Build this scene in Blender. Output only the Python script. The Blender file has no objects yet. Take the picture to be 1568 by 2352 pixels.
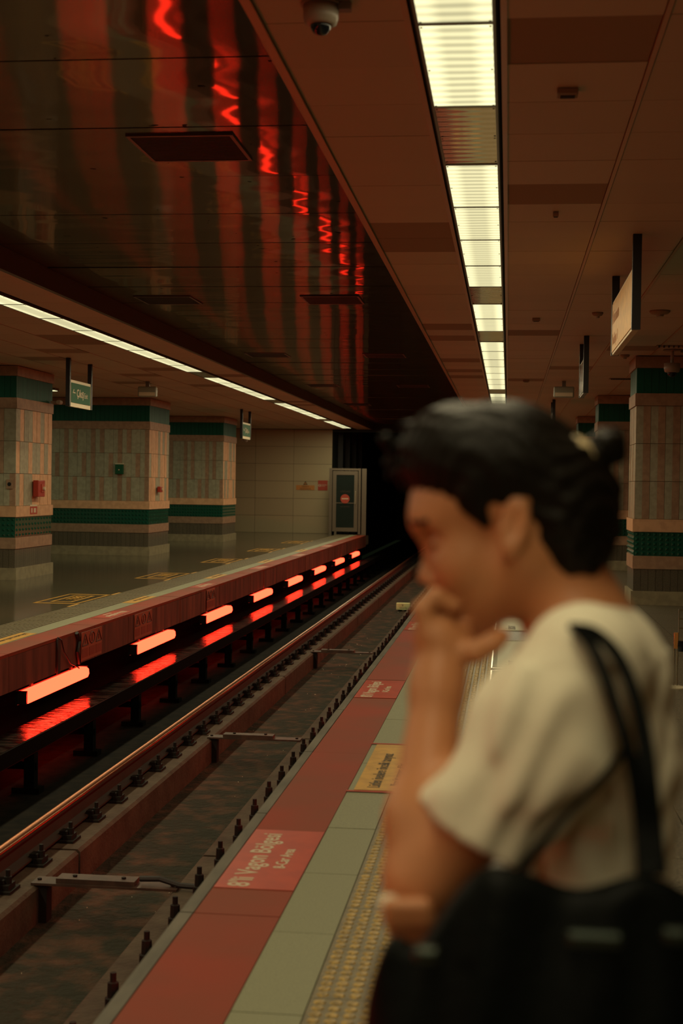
import bpy, math, random
import numpy as np
from mathutils import Vector, Matrix
from math import radians as R, pi
random.seed(7)
C = bpy.context.scene.collection
S = bpy.context.scene
# ------------------------------------------------------------------ camera
FPX = 3267.0; W0, H0 = 1568, 2352
EYE = Vector((0, 0, 1.5))
_d = Vector(((1167-W0/2)/FPX, (H0/2-1121)/FPX, -1)).normalized()
_r = 0.0165
_u0 = Vector((math.sin(_r), math.cos(_r), 0)); _up = (_u0 - _u0.dot(_d)*_d).normalized()
_rt = _d.cross(_up)
M3 = Matrix((_rt, _d, _up))
cd = bpy.data.cameras.new('camera'); cam = bpy.data.objects.new('camera', cd); C.objects.link(cam)
cam.matrix_world = Matrix.Translation(EYE) @ M3.to_4x4()
cd.sensor_fit = 'VERTICAL'; cd.sensor_height = 36; cd.sensor_width = 24; cd.lens = FPX/H0*36
cd.clip_start = .05; cd.clip_end = 300
cd.dof.use_dof = True; cd.dof.focus_distance = 13.0; cd.dof.aperture_fstop = 3.6
S.camera = cam
def P(u, v, Y):
    w = M3 @ Vector(((u-W0/2)/FPX, -(v-H0/2)/FPX, -1))
    return EYE + w*(Y/w.y)
# ------------------------------------------------------------------ world, exposure
wd = bpy.data.worlds.new('world'); S.world = wd; wd.use_nodes = True
wd.node_tree.nodes['Background'].inputs[0].default_value = (.10, .14, .06, 1)
wd.node_tree.nodes['Background'].inputs[1].default_value = .03
S.view_settings.view_transform = 'Standard'; S.view_settings.look = 'None'
S.view_settings.exposure = 0.0; S.view_settings.gamma = 1.0; S.view_settings.use_curve_mapping = False
S.cycles.use_denoising = True; S.cycles.max_bounces = 6; S.cycles.diffuse_bounces = 3; S.cycles.glossy_bounces = 3
S.cycles.sample_clamp_indirect = 3.0; S.cycles.caustics_reflective = False; S.cycles.caustics_refractive = False
LAMP_COL = (1.0, .84, .50); LAMP_W = 10.0; LAMP_W_FAR = 17.0          # every lit ceiling panel carries a lamp of this colour and power
RED_COL = (1.0, .024, .0095); RED_STRENGTH = 14.0
# planes: platforms z=0, eye 1.5
HC = 3.25; HB = 3.42                               # side ceilings, track ceiling
EDGE = -1.115; EDGE2 = -4.28; Y0, Y1 = -5.0, 44.0
ZT = -1.15; ZP = -.92
# ------------------------------------------------------------------ materials
def nn(t, ty, **k):
    n = t.nodes.new(ty)
    for a, b in k.items(): setattr(n, a, b)
    return n
def mat(name, col, rough=.5, metal=0, col2=None, sc=8, lo=.4, hi=.6, det=4, bump=0, bsc=None, rnd=0, stretch=None, coat=0, emit=None, es=1, spec=.5, croug=.1):
    m = bpy.data.materials.new(name); m.use_nodes = True; t = m.node_tree; b = t.nodes['Principled BSDF']
    b.inputs['Roughness'].default_value = rough; b.inputs['Metallic'].default_value = metal
    b.inputs['Specular IOR Level'].default_value = spec
    b.inputs['Coat Weight'].default_value = coat; b.inputs['Coat Roughness'].default_value = croug
    b.inputs['Base Color'].default_value = (*col, 1)
    geo = nn(t, 'ShaderNodeNewGeometry'); vec = geo.outputs['Position']
    if stretch:
        mp = nn(t, 'ShaderNodeMapping'); mp.inputs['Scale'].default_value = stretch
        t.links.new(vec, mp.inputs[0]); vec = mp.outputs[0]
    cur = None
    if col2:
        n = nn(t, 'ShaderNodeTexNoise'); n.inputs['Scale'].default_value = sc; n.inputs['Detail'].default_value = det
        t.links.new(vec, n.inputs['Vector'])
        r = nn(t, 'ShaderNodeValToRGB'); r.color_ramp.elements[0].position = lo; r.color_ramp.elements[1].position = hi
        r.color_ramp.elements[0].color = (*col, 1); r.color_ramp.elements[1].color = (*col2, 1)
        t.links.new(n.outputs[0], r.inputs[0]); cur = r.outputs[0]
    if rnd:
        oi = nn(t, 'ShaderNodeObjectInfo'); mr = nn(t, 'ShaderNodeMapRange')
        mr.inputs[3].default_value = 1-rnd; mr.inputs[4].default_value = 1+rnd*.6
        t.links.new(oi.outputs['Random'], mr.inputs[0])
        hs = nn(t, 'ShaderNodeHueSaturation'); hs.inputs['Color'].default_value = (*col, 1)
        if cur: t.links.new(cur, hs.inputs['Color'])
        t.links.new(mr.outputs[0], hs.inputs['Value']); cur = hs.outputs[0]
    if cur: t.links.new(cur, b.inputs['Base Color'])
    if bump:
        n2 = nn(t, 'ShaderNodeTexNoise'); n2.inputs['Scale'].default_value = bsc or sc; n2.inputs['Detail'].default_value = 3
        t.links.new(vec, n2.inputs['Vector'])
        bp = nn(t, 'ShaderNodeBump'); bp.inputs['Strength'].default_value = 1; bp.inputs['Distance'].default_value = bump
        t.links.new(n2.outputs[0], bp.inputs['Height']); t.links.new(bp.outputs[0], b.inputs['Normal'])
    if emit:
        b.inputs['Emission Color'].default_value = (*emit, 1); b.inputs['Emission Strength'].default_value = es
    return m
MT = {}
def addm(k, *a, **kw): MT[k] = mat(k, *a, **kw)
addm('ceil', (.55,.47,.36), .55, rnd=.06, bump=.0004, bsc=60)
addm('ceil_perf', (.30,.21,.14), .7, rnd=.1)
addm('ceil_rail', (.55,.33,.2), .35)
addm('dark_gap', (.012,.012,.008), .8)
addm('lip', (.05,.035,.022), .4)
addm('grey_metal', (.20,.19,.17), .35, .8)
addm('dark_metal', (.03,.03,.03), .45, .6)
addm('vent_black', (.006,.008,.006), .5)
addm('tile_grey', (.25,.25,.145), .6, col2=(.15,.155,.10), sc=220, lo=.45, hi=.7, rnd=.06)
addm('tactile', (.19,.155,.085), .5, col2=(.14,.115,.065), sc=30, rnd=.06)
addm('dome', (.46,.30,.08), .45, col2=(.22,.15,.05), sc=60)
addm('granite', (.042,.038,.025), .12, col2=(.105,.09,.056), sc=150, lo=.42, hi=.68, det=5, rnd=.06)
addm('granite_rough', (.06,.05,.033), .45, col2=(.24,.20,.13), sc=75, lo=.42, hi=.68, det=5, rnd=.08)
addm('coping', (.21,.050,.025), .62, spec=.2, col2=(.29,.038,.017), sc=1.3, lo=.36, hi=.66, det=5, rnd=.02)
addm('sticker_red', (.47,.05,.02), .38, col2=(.40,.04,.018), sc=9)
addm('print_white', (.55,.45,.32), .6)
addm('print_dark', (.05,.035,.02), .6)
addm('sticker_yellow', (.62,.33,.05), .45, col2=(.50,.26,.04), sc=12)
addm('sticker_cream', (.42,.40,.24), .5)
addm('sticker_blue', (.08,.12,.62), .4)
addm('nosing', (.13,.11,.075), .5, col2=(.045,.04,.025), sc=9, lo=.35, hi=.7, stretch=(1,.25,1))
addm('edge_face', (.21,.07,.042), .6, col2=(.075,.03,.019), sc=3.2, lo=.35, hi=.65, rnd=.22, stretch=(1,2.2,.35))
addm('concrete', (.16,.135,.085), .8, col2=(.075,.06,.038), sc=7, lo=.35, hi=.7, bump=.004, bsc=50)
addm('plinth', (.095,.070,.046), .8, spec=.2, col2=(.055,.036,.024), sc=6, lo=.3, hi=.7, bump=.006, bsc=35)
addm('bed', (.030,.028,.019), .9, spec=.15, col2=(.085,.045,.028), sc=5, lo=.46, hi=.66, det=12, bump=.03, bsc=18)
addm('matte_black', (.004,.004,.003), .9, spec=.05)  # near-black matte for the power rail's skirt and brackets
addm('oily_shaded_bed', (.005,.005,.004), .95, col2=(.012,.010,.007), sc=9, spec=.1)  # oily bed, colour blackened further for the shade below the lamps
addm('recess_shade', (.005,.005,.004), .95, spec=.05)  # shade of the recess under the platform edges, put into the wall colour
addm('rail_side', (.03,.018,.011), .7, .1)
addm('rail_top', (.26,.115,.065), .36, 1.0)
addm('iron', (.012,.011,.009), .7, 0, spec=.15)
addm('steel_plate', (.075,.042,.028), .6, .2, col2=(.045,.026,.018), sc=12)
addm('cover', (.10,.09,.075), .14, .75, col2=(.015,.013,.01), sc=7, lo=.42, hi=.55, bump=.012, bsc=9, stretch=(.5,1.6,1))
addm('cable', (.012,.012,.011), .6)
addm('stone_pink_lit', (.66,.40,.22), .6, col2=(.56,.33,.18), sc=10, rnd=.1)  # pink stone, lightened and turned orange for the lit track-side pillar faces
addm('stone_pinkdark', (.36,.23,.14), .6, col2=(.29,.18,.11), sc=12, rnd=.14)
addm('stone_grey', (.36,.35,.245), .6, col2=(.30,.29,.20), sc=14, rnd=.1)
addm('stone_rough', (.13,.10,.06), .6, col2=(.06,.048,.03), sc=90, lo=.4, hi=.65, bump=.006, bsc=80, rnd=.12)
addm('stone_base', (.34,.28,.17), .5, col2=(.27,.22,.135), sc=9, rnd=.06)
addm('green', (.003,.085,.052), .5, rnd=.12, spec=.25)
addm('green_stud', (.003,.07,.045), .2, coat=.5)
addm('wall_panel', (.40,.33,.20), .5, rnd=.05)
addm('alu', (.16,.135,.10), .45, .6)
addm('glass_dark', (.012,.022,.02), .12)
addm('white', (.62,.55,.38), .5)
addm('red_box', (.35,.03,.015), .45)
addm('sign_green', (.01,.08,.035), .6, spec=.2)
addm('sign_orange', (.50,.21,.05), .5)
addm('sign_red', (.38,.05,.025), .5)
addm('emergency_box', (.25,.27,.20), .4)
addm('chrome', (.45,.40,.30), .25, 1)
addm('block', (.72,.76,.36), .6, col2=(.55,.58,.28), sc=12)
addm('litter', (.5,.42,.3), .6)
addm('camera_white', (.30,.25,.19), .4)
addm('black_gloss', (.006,.008,.012), .08)
addm('brick_tunnel', (.02,.03,.026), .8)
addm('skin', (.50,.215,.092), .5, col2=(.55,.23,.10), sc=9)
addm('lips', (.34,.10,.055), .45)
addm('hair', (.006,.0045,.0025), .5, bump=.002, bsc=120, spec=.14)
addm('shirt', (.74,.69,.53), .85, bump=.0015, bsc=14)
addm('black_cloth', (.004,.005,.004), .9, spec=.1)
addm('leather', (.0012,.0022,.0018), .5, bump=.001, bsc=90, spec=.08)
addm('bag_metal', (.05,.065,.055), .4, .9)
addm('clip', (.65,.52,.30), .35)
addm('eye_dark', (.02,.012,.008), .3)
addm('shoe', (.35,.32,.26), .6)
addm('sign_plate', (.36,.11,.06), .5); addm('print_plate', (.10,.03,.02), .6); addm('print_plate2', (.28,.06,.035), .6)
# panel (real light): soft ribbed diffuser
def panel_mat(name, lit):
    m = bpy.data.materials.new(name); m.use_nodes = True; t = m.node_tree; b = t.nodes['Principled BSDF']
    g = nn(t, 'ShaderNodeNewGeometry')
    w = nn(t, 'ShaderNodeTexWave', bands_direction='Y'); w.inputs['Scale'].default_value = 3.4; w.inputs['Distortion'].default_value = .6; w.inputs['Detail'].default_value = 1
    t.links.new(g.outputs['Position'], w.inputs['Vector'])
    if lit:
        oi = nn(t, 'ShaderNodeObjectInfo')
        tc = nn(t, 'ShaderNodeTexCoord'); sp = nn(t, 'ShaderNodeSeparateXYZ'); t.links.new(tc.outputs['Object'], sp.inputs[0])
        ab = nn(t, 'ShaderNodeMath', operation='ABSOLUTE'); t.links.new(sp.outputs[0], ab.inputs[0])
        mr = nn(t, 'ShaderNodeMapRange', interpolation_type='SMOOTHSTEP'); mr.inputs[1].default_value = .04; mr.inputs[2].default_value = .11
        mr.inputs[3].default_value = .0; mr.inputs[4].default_value = .35; t.links.new(ab.outputs[0], mr.inputs[0])
        mx = nn(t, 'ShaderNodeMath', operation='MULTIPLY'); mx.inputs[1].default_value = .38; t.links.new(w.outputs['Color'], mx.inputs[0])
        a1 = nn(t, 'ShaderNodeMath', operation='ADD'); t.links.new(mx.outputs[0], a1.inputs[0]); t.links.new(mr.outputs[0], a1.inputs[1])
        a2 = nn(t, 'ShaderNodeMath', operation='ADD'); a2.inputs[1].default_value = .56; t.links.new(a1.outputs[0], a2.inputs[0])
        r2 = nn(t, 'ShaderNodeMapRange'); r2.inputs[3].default_value = .85; r2.inputs[4].default_value = 1.1; t.links.new(oi.outputs['Random'], r2.inputs[0])
        m2 = nn(t, 'ShaderNodeMath', operation='MULTIPLY'); t.links.new(a2.outputs[0], m2.inputs[0]); t.links.new(r2.outputs[0], m2.inputs[1])
        b.inputs['Emission Color'].default_value = (1, .93, .52, 1); t.links.new(m2.outputs[0], b.inputs['Emission Strength'])
        b.inputs['Base Color'].default_value = (.1,.1,.07,1); b.inputs['Roughness'].default_value = .4
    else:
        b.inputs['Base Color'].default_value = (.75,.66,.52,1); b.inputs['Metallic'].default_value = 1; b.inputs['Roughness'].default_value = .06
        bp = nn(t, 'ShaderNodeBump'); bp.inputs['Distance'].default_value = .0012; t.links.new(w.outputs['Color'], bp.inputs['Height'])
        t.links.new(bp.outputs[0], b.inputs['Normal'])
    return m
MT['panel_lit'] = panel_mat('panel_lit', True); MT['panel_off'] = panel_mat('panel_off', False)
m = bpy.data.materials.new('red_tube'); m.use_nodes = True
m.node_tree.nodes.remove(m.node_tree.nodes['Principled BSDF']); e = nn(m.node_tree, 'ShaderNodeEmission')
e.inputs[0].default_value = (*RED_COL, 1); e.inputs[1].default_value = RED_STRENGTH
m.node_tree.links.new(e.outputs[0], m.node_tree.nodes['Material Output'].inputs[0]); MT['red_tube'] = m
# polished, brushed and slightly buckled sheet metal over the track
m = bpy.data.materials.new('track_ceiling_metal'); m.use_nodes = True; t = m.node_tree
t.nodes.remove(t.nodes['Principled BSDF'])
g = nn(t, 'ShaderNodeNewGeometry'); oi = nn(t, 'ShaderNodeObjectInfo')
cx = nn(t, 'ShaderNodeCombineXYZ'); mu = nn(t, 'ShaderNodeMath', operation='MULTIPLY'); mu.inputs[1].default_value = .35
t.links.new(oi.outputs['Random'], mu.inputs[0]); t.links.new(mu.outputs[0], cx.inputs[0])
va = nn(t, 'ShaderNodeVectorMath', operation='ADD'); t.links.new(g.outputs['Position'], va.inputs[0]); t.links.new(cx.outputs[0], va.inputs[1])
mp = nn(t, 'ShaderNodeMapping'); mp.inputs['Scale'].default_value = (.6, 1.35, 1); t.links.new(va.outputs[0], mp.inputs[0])
n = nn(t, 'ShaderNodeTexNoise'); n.inputs['Scale'].default_value = 1.5; n.inputs['Detail'].default_value = .6; t.links.new(mp.outputs[0], n.inputs['Vector'])
bp = nn(t, 'ShaderNodeBump'); bp.inputs['Distance'].default_value = .007; t.links.new(n.outputs[0], bp.inputs['Height'])
n3 = nn(t, 'ShaderNodeTexNoise'); n3.inputs['Scale'].default_value = 11; n3.inputs['Detail'].default_value = 2; t.links.new(g.outputs['Position'], n3.inputs['Vector'])
sp = nn(t, 'ShaderNodeValToRGB'); sp.color_ramp.elements[0].position = .24; sp.color_ramp.elements[1].position = .27
sp.color_ramp.elements[0].color = (.02,.02,.02,1); sp.color_ramp.elements[1].color = (.23,.205,.17,1); t.links.new(n3.outputs[0], sp.inputs[0])
tg = nn(t, 'ShaderNodeCombineXYZ'); tg.inputs[0].default_value = 1
g1 = nn(t, 'ShaderNodeBsdfAnisotropic'); g1.inputs['Roughness'].default_value = .11; g1.inputs['Anisotropy'].default_value = .85
g2 = nn(t, 'ShaderNodeBsdfAnisotropic'); g2.inputs['Roughness'].default_value = .035
for q in (g1, g2):
    t.links.new(bp.outputs[0], q.inputs['Normal']); t.links.new(tg.outputs[0], q.inputs['Tangent']); t.links.new(sp.outputs[0], q.inputs['Color'])
mxs = nn(t, 'ShaderNodeMixShader'); mxs.inputs[0].default_value = .3; t.links.new(g1.outputs[0], mxs.inputs[1]); t.links.new(g2.outputs[0], mxs.inputs[2])
df = nn(t, 'ShaderNodeBsdfDiffuse'); df.inputs[0].default_value = (.02,.019,.012,1)
ads = nn(t, 'ShaderNodeAddShader'); t.links.new(mxs.outputs[0], ads.inputs[0]); t.links.new(df.outputs[0], ads.inputs[1])
t.links.new(ads.outputs[0], t.nodes['Material Output'].inputs[0]); MT['track_ceiling'] = m
# ------------------------------------------------------------------ mesh helpers
class MB:
    def __init__(s): s.v, s.f, s.mi = [], [], []
    def box(s, x0, x1, y0, y1, z0, z1, mi=0):
        b = len(s.v)
        s.v += [(x0,y0,z0),(x1,y0,z0),(x1,y1,z0),(x0,y1,z0),(x0,y0,z1),(x1,y0,z1),(x1,y1,z1),(x0,y1,z1)]
        s.f += [tuple(b+i for i in q) for q in ((0,3,2,1),(4,5,6,7),(0,1,5,4),(1,2,6,5),(2,3,7,6),(3,0,4,7))]; s.mi += [mi]*6
        return s
    def hexa(s, pts, mi=0):
        b = len(s.v); s.v += [tuple(p) for p in pts]
        s.f += [tuple(b+i for i in q) for q in ((0,3,2,1),(4,5,6,7),(0,1,5,4),(1,2,6,5),(2,3,7,6),(3,0,4,7))]; s.mi += [mi]*6
        return s
    def prism(s, prof, a0, a1, axis='y', mi=0):   # profile of 2-D points extruded
        b = len(s.v); n = len(prof)
        for a in (a0, a1):
            for p in prof:
                s.v.append({'y': (p[0], a, p[1]), 'x': (a, p[0], p[1]), 'z': (p[0], p[1], a)}[axis])
        s.f.append(tuple(b+i for i in range(n))); s.f.append(tuple(b+n+i for i in reversed(range(n)))); s.mi += [mi]*2
        for i in range(n):
            j = (i+1) % n; s.f.append((b+i, b+n+i, b+n+j, b+j)); s.mi.append(mi)
        return s
    def ring(s, pts, rad, seg=8, mi=0, cap=True):  # tube along points
        pts = [Vector(p) for p in pts]; b = len(s.v); n = len(pts)
        rads = rad if isinstance(rad, (list, tuple)) else [rad]*n
        for i, p in enumerate(pts):
            d = (pts[min(i+1, n-1)]-pts[max(i-1, 0)]).normalized()
            a = d.orthogonal().normalized() if abs(d.z) > .99 or True else d
            a = d.cross(Vector((0,0,1))); a = a.normalized() if a.length > .05 else d.cross(Vector((0,1,0))).normalized()
            c = d.cross(a).normalized()
            for k in range(seg):
                t_ = 2*pi*k/seg; s.v.append(tuple(p + (a*math.cos(t_)+c*math.sin(t_))*rads[i]))
        for i in range(n-1):
            for k in range(seg):
                l = (k+1) % seg
                s.f.append((b+i*seg+k, b+i*seg+l, b+(i+1)*seg+l, b+(i+1)*seg+k)); s.mi.append(mi)
        if cap:
            s.f.append(tuple(b+k for k in reversed(range(seg)))); s.f.append(tuple(b+(n-1)*seg+k for k in range(seg))); s.mi += [mi]*2
        return s
    def lathe(s, prof, c, seg=16, axis='z', mi=0):  # prof [(r,h)]
        b = len(s.v); n = len(prof)
        for r_, h in prof:
            for k in range(seg):
                t_ = 2*pi*k/seg; x, y = r_*math.cos(t_), r_*math.sin(t_)
                q = {'z': (x, y, h), 'x': (h, x, y), 'y': (x, h, y)}[axis]
                s.v.append((c[0]+q[0], c[1]+q[1], c[2]+q[2]))
        for i in range(n-1):
            for k in range(seg):
                l = (k+1) % seg; s.f.append((b+i*seg+k, b+i*seg+l, b+(i+1)*seg+l, b+(i+1)*seg+k)); s.mi.append(mi)
        s.f.append(tuple(b+k for k in reversed(range(seg)))); s.f.append(tuple(b+(n-1)*seg+k for k in range(seg))); s.mi += [mi]*2
        return s
    def mesh(s, name, mats, smooth=False):
        me = bpy.data.meshes.new(name); me.from_pydata(s.v, [], s.f)
        for k in (mats if isinstance(mats, (list, tuple)) else [mats]): me.materials.append(MT[k])
        me.polygons.foreach_set('material_index', s.mi)
        if smooth: me.polygons.foreach_set('use_smooth', [True]*len(me.polygons))
        me.update()
        return me
    def build(s, name, mats, parent=None, loc=None, smooth=False):
        return put(name, s.mesh(name, mats, smooth), parent, loc)
def put(name, me, parent=None, loc=None):
    o = bpy.data.objects.new(name, me); C.objects.link(o)
    if loc is not None: o.location = loc
    if parent is not None: o.parent = parent
    return o
def bevel(o, w=.004, n=2):
    md = o.modifiers.new('bevel', 'BEVEL'); md.width = w; md.segments = n; md.limit_method = 'ANGLE'; return o
def tag(o, label, cat=None, group=None, kind=None):
    if label: o['label'] = label
    if cat: o['category'] = cat
    if group: o['group'] = group
    if kind: o['kind'] = kind
    return o
def empty(name, loc=(0,0,0), label=None, cat=None, group=None, kind=None, rz=0):
    o = bpy.data.objects.new(name, None); C.objects.link(o); o.location = loc; o.rotation_euler.z = rz; o.empty_display_size = .1
    return tag(o, label, cat, group, kind)
def copy_tree(o, parent=None):
    c = o.copy(); C.objects.link(c)
    if parent is not None: c.parent = parent
    for ch in list(o.children): copy_tree(ch, c)
    return c
ORD = ['nearest','second','third','fourth','fifth','sixth','seventh','eighth','ninth','tenth','eleventh','twelfth','thirteenth','fourteenth','fifteenth','sixteenth','seventeenth','eighteenth','nineteenth','twentieth','twenty-first','twenty-second','twenty-third','twenty-fourth','twenty-fifth','twenty-sixth','twenty-seventh','twenty-eighth','twenty-ninth','thirtieth','thirty-first','thirty-second','thirty-third','thirty-fourth','thirty-fifth','thirty-sixth','thirty-seventh','thirty-eighth','thirty-ninth','fortieth','forty-first','forty-second','forty-third','forty-fourth','forty-fifth']
def text(name, s_, size, matk, mtx, parent=None, align='LEFT', xs=1.0, bold=0.0, ext=.0006):
    cu = bpy.data.curves.new(name, 'FONT'); cu.body = s_; cu.size = size; cu.align_x = align; cu.extrude = ext; cu.offset = bold; cu.resolution_u = 2
    to = bpy.data.objects.new(name+'_c', cu); C.objects.link(to)
    dg = bpy.context.evaluated_depsgraph_get(); me = bpy.data.meshes.new_from_object(to.evaluated_get(dg))
    bpy.data.objects.remove(to); me.materials.clear(); me.materials.append(MT[matk])
    me.transform(mtx @ Matrix.Diagonal((xs, 1, 1, 1)))
    return put(name, me, parent)
def frame_m(origin, right, up):  # matrix whose x runs along right and y along up
    r_ = Vector(right).normalized(); u_ = Vector(up).normalized(); n_ = r_.cross(u_)
    m_ = Matrix((r_, u_, n_)).transposed().to_4x4(); m_.translation = Vector(origin); return m_
# ================================================================== SETTING
# ---- near ceiling (over our platform)
LX0, LX1 = -.385, -.065           # right light strip slot
STEP = 1.17; ROW = .585; YL0 = 5.37 - 9*STEP
ceil = empty('ceiling', (0,0,HC), 'flat peach-brown metal panel ceiling over the near platform', kind='structure')
rows_one = range(-9, 36)         # rows kept as single pieces
def row_y(k): return 5.37 + ROW*k
cols = [(-.95, LX0-.03, -1), (LX1+.03, .54, 0), (.565, 1.17, 1), (1.195, 1.80, 2), (1.825, 2.6, 3)]
dark = {(0,0), (0,5), (0,18), (-1,7), (-1,8), (-1,17), (-1,19), (-1,24), (-1,27), (-1,29), (1,26), (2,21), (0,30)}
pm = {}
rest = MB(); rest_d = MB()
for (a, b, c) in cols:
    for k in range(-18, 66):
        y = row_y(k)
        if y+ROW > Y1: break
        dk = (c, k) in dark
        if k in rows_one or dk:
            key = (c, dk)
            if key not in pm: pm[key] = MB().box(-(b-a)/2+.002, (b-a)/2-.002, .0025, ROW-.0025, 0, .02).mesh('ceiling_panel', 'ceil_perf' if dk else 'ceil')
            o = put('ceiling_panel', pm[key], ceil, ((a+b)/2, y, (.006 if (c, k) == (0, 0) else random.uniform(0, .0025))))
            o.rotation_euler.x = random.uniform(-.0012, .0012)
        else: rest.box(a+.002, b-.002, y+.0025, y+ROW-.0025, 0, .02)
for (a, b) in ((2.62, 3.6), (3.62, 4.6), (4.62, 5.7), (5.72, 6.8)):
    for k in range(-18, 66, 2): rest.box(a, b, row_y(k)+.003, row_y(k)+2*ROW-.003, 0, .02)
tag(rest.build('ceiling_panel_field', 'ceil', ceil), None, kind='stuff')
MB().box(-.95, 7, Y0, Y1, .03, .2).build('ceiling_slab', 'dark_gap', ceil)
for x in (.5525, 1.1825, 1.8125): MB().box(x-.010, x+.010, Y0, Y1, -.004, .02).build('ceiling_runner', 'ceil_rail', ceil)
MB().box(LX0-.032, LX0-.008, Y0, Y1, -.006, .02).build('ceiling_runner', 'ceil_rail', ceil)
MB().box(LX1+.008, LX1+.032, Y0, Y1, -.006, .02).build('ceiling_runner', 'ceil_rail', ceil)
MB().box(-.99, -.952, Y0, Y1, -.012, .17).build('ceiling_edge_trim', 'ceil_rail', ceil)
# ---- far ceiling (over the far platform)
ceil2 = empty('ceiling', (0,0,HC), 'flat brown panel ceiling over the far platform', kind='structure')
LA0, LA1 = -5.01, -4.72
rest = MB()
for ci, (a, b) in enumerate([(-4.69, -4.20), (-5.65, -5.04), (-6.27, -5.67), (-6.89, -6.29), (-7.51, -6.91), (-8.7, -7.53), (-10.1, -8.72), (-11.5, -10.12)]):
    for k in range(-18, 66):
        y = row_y(k)
        if y+ROW > Y1: break
        dk = (ci == 1 and k in (19, 20, 27, 33)) or (ci == 2 and k in (22, 29)) or (ci == 3 and k in (24, 32)) or (ci == 0 and k in (29, 41, 43))
        if ci < 5 and 12 <= k < 55 or dk:
            key = ('f', ci, dk)
            if key not in pm: pm[key] = MB().box(-(b-a)/2+.002, (b-a)/2-.002, .0025, ROW-.0025, 0, .02).mesh('ceiling_panel', 'ceil_perf' if dk else 'ceil')
            put('ceiling_panel', pm[key], ceil2, ((a+b)/2, y, random.uniform(0, .002)))
        else: rest.box(a+.002, b-.002, y+.0025, y+ROW-.0025, 0, .02)
tag(rest.build('ceiling_panel_field', 'ceil', ceil2), None, kind='stuff')
MB().box(-11.6, -4.2, Y0, Y1, .03, .2).build('ceiling_slab', 'dark_gap', ceil2)
MB().box(-4.198, -4.15, Y0, Y1, -.014, .175).build('ceiling_edge_trim', 'lip', ceil2)
# ---- track ceiling
ceil3 = empty('ceiling', (0,0,HB), 'polished dark sheet metal ceiling over the track, mirroring red lamps', kind='structure')
VROW = 1.22; VY0 = 6.33 - 10*VROW
vents = [(-1.83, 8.0), (-3.56, 14.6), (-1.83, 14.6), (-3.56, 20.8), (-1.83, 20.8), (-3.56, 27.1), (-1.83, 27.1), (-3.56, 33.4), (-1.83, 1.4)]
k = 0; y = VY0
pmesh = MB().box(-4.148, -.992, .011, VROW-.011, 0, .012).mesh('metal_panel', 'track_ceiling')
while y < Y1+4:
    o = put('metal_panel', pmesh, ceil3, (0, y, random.uniform(0, .003))); o.rotation_euler = (random.uniform(-.003, .003), random.uniform(-.0015, .0015), 0)
    y += VROW
MB().box(-4.15, -.99, Y0-3, Y1+6, .03, .2).build('ceiling_slab', 'dark_gap', ceil3)
# ---- near platform
def slab(name, label, boxes, mk):
    m_ = MB()
    for b in boxes: m_.box(*b)
    return tag(m_.build(name, mk), label, kind='structure')
plat = empty('floor', (0,0,0), 'near platform floor of stone tiles with red painted edge', kind='structure')
MB().box(EDGE+.012, 7, Y0, Y1, -.30, -.03).build('floor_slab', 'concrete', plat)
nose = MB().box(EDGE, EDGE+.047, 0, 1.52, -.16, .002).mesh('edge_nosing', 'nosing')
cope = MB().box(0, .303, 0, 3.048, -.03, 0).mesh('coping_tile', 'coping')
y = -4.3
while y < Y1-1.5:
    o = put('edge_nosing', nose, plat, (random.uniform(-.002,.002), y, 0)); o.scale.y = .998
    if int(round((y+4.3)/1.526)) % 2 == 0: o = put('coping_tile', cope, plat, (EDGE+.049, y, random.uniform(-.0005, .001))); o.scale.y = .999
    y += 1.526
tile = MB().box(0, .207, 0, .731, -.03, .001).mesh('border_tile', 'tile_grey')
y = -4.26 - .735*0
yy = 3.96 - .735*11
while yy < Y1-.7: put('border_tile', tile, plat, (EDGE+.3555, yy, random.uniform(-.0008, .0008))); yy += .735
tm = MB().box(0, .447, 0, .447, -.03, 0)
for i in range(9):
    for j in range(9):
        cxx, cyy = .03+i*.0485, .03+j*.0485; b = len(tm.v)
        prof = [(.020, 0), (.0155, .004), (.009, .0052)]
        tm.lathe(prof, (cxx, cyy, 0), 8, mi=1)
tmesh = tm.mesh('tactile_tile', ['tactile', 'dome'])
yy = -4.0
while yy < Y1-.5: put('tactile_tile', tmesh, plat, (-.549, yy, 0)); yy += .45
g1m = MB().box(0, .895, 0, .895, -.03, 0).mesh('granite_tile', 'granite_rough')
for i in range(6):
    yy = -4.0
    while yy < (Y1-.9 if i < 4 else 30): put('granite_tile', g1m, plat, (-.094+i*.9, yy, 0)); yy += .9
MB().box(5.28, 7, Y0, Y1, -.03, 0).build('floor_field', 'granite_rough', plat)
slab('wall_under_near_platform', 'dark concrete wall under the near platform edge', [(-.75, -.55, Y0, Y1+4, ZT, -.30)], 'recess_shade')
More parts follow.
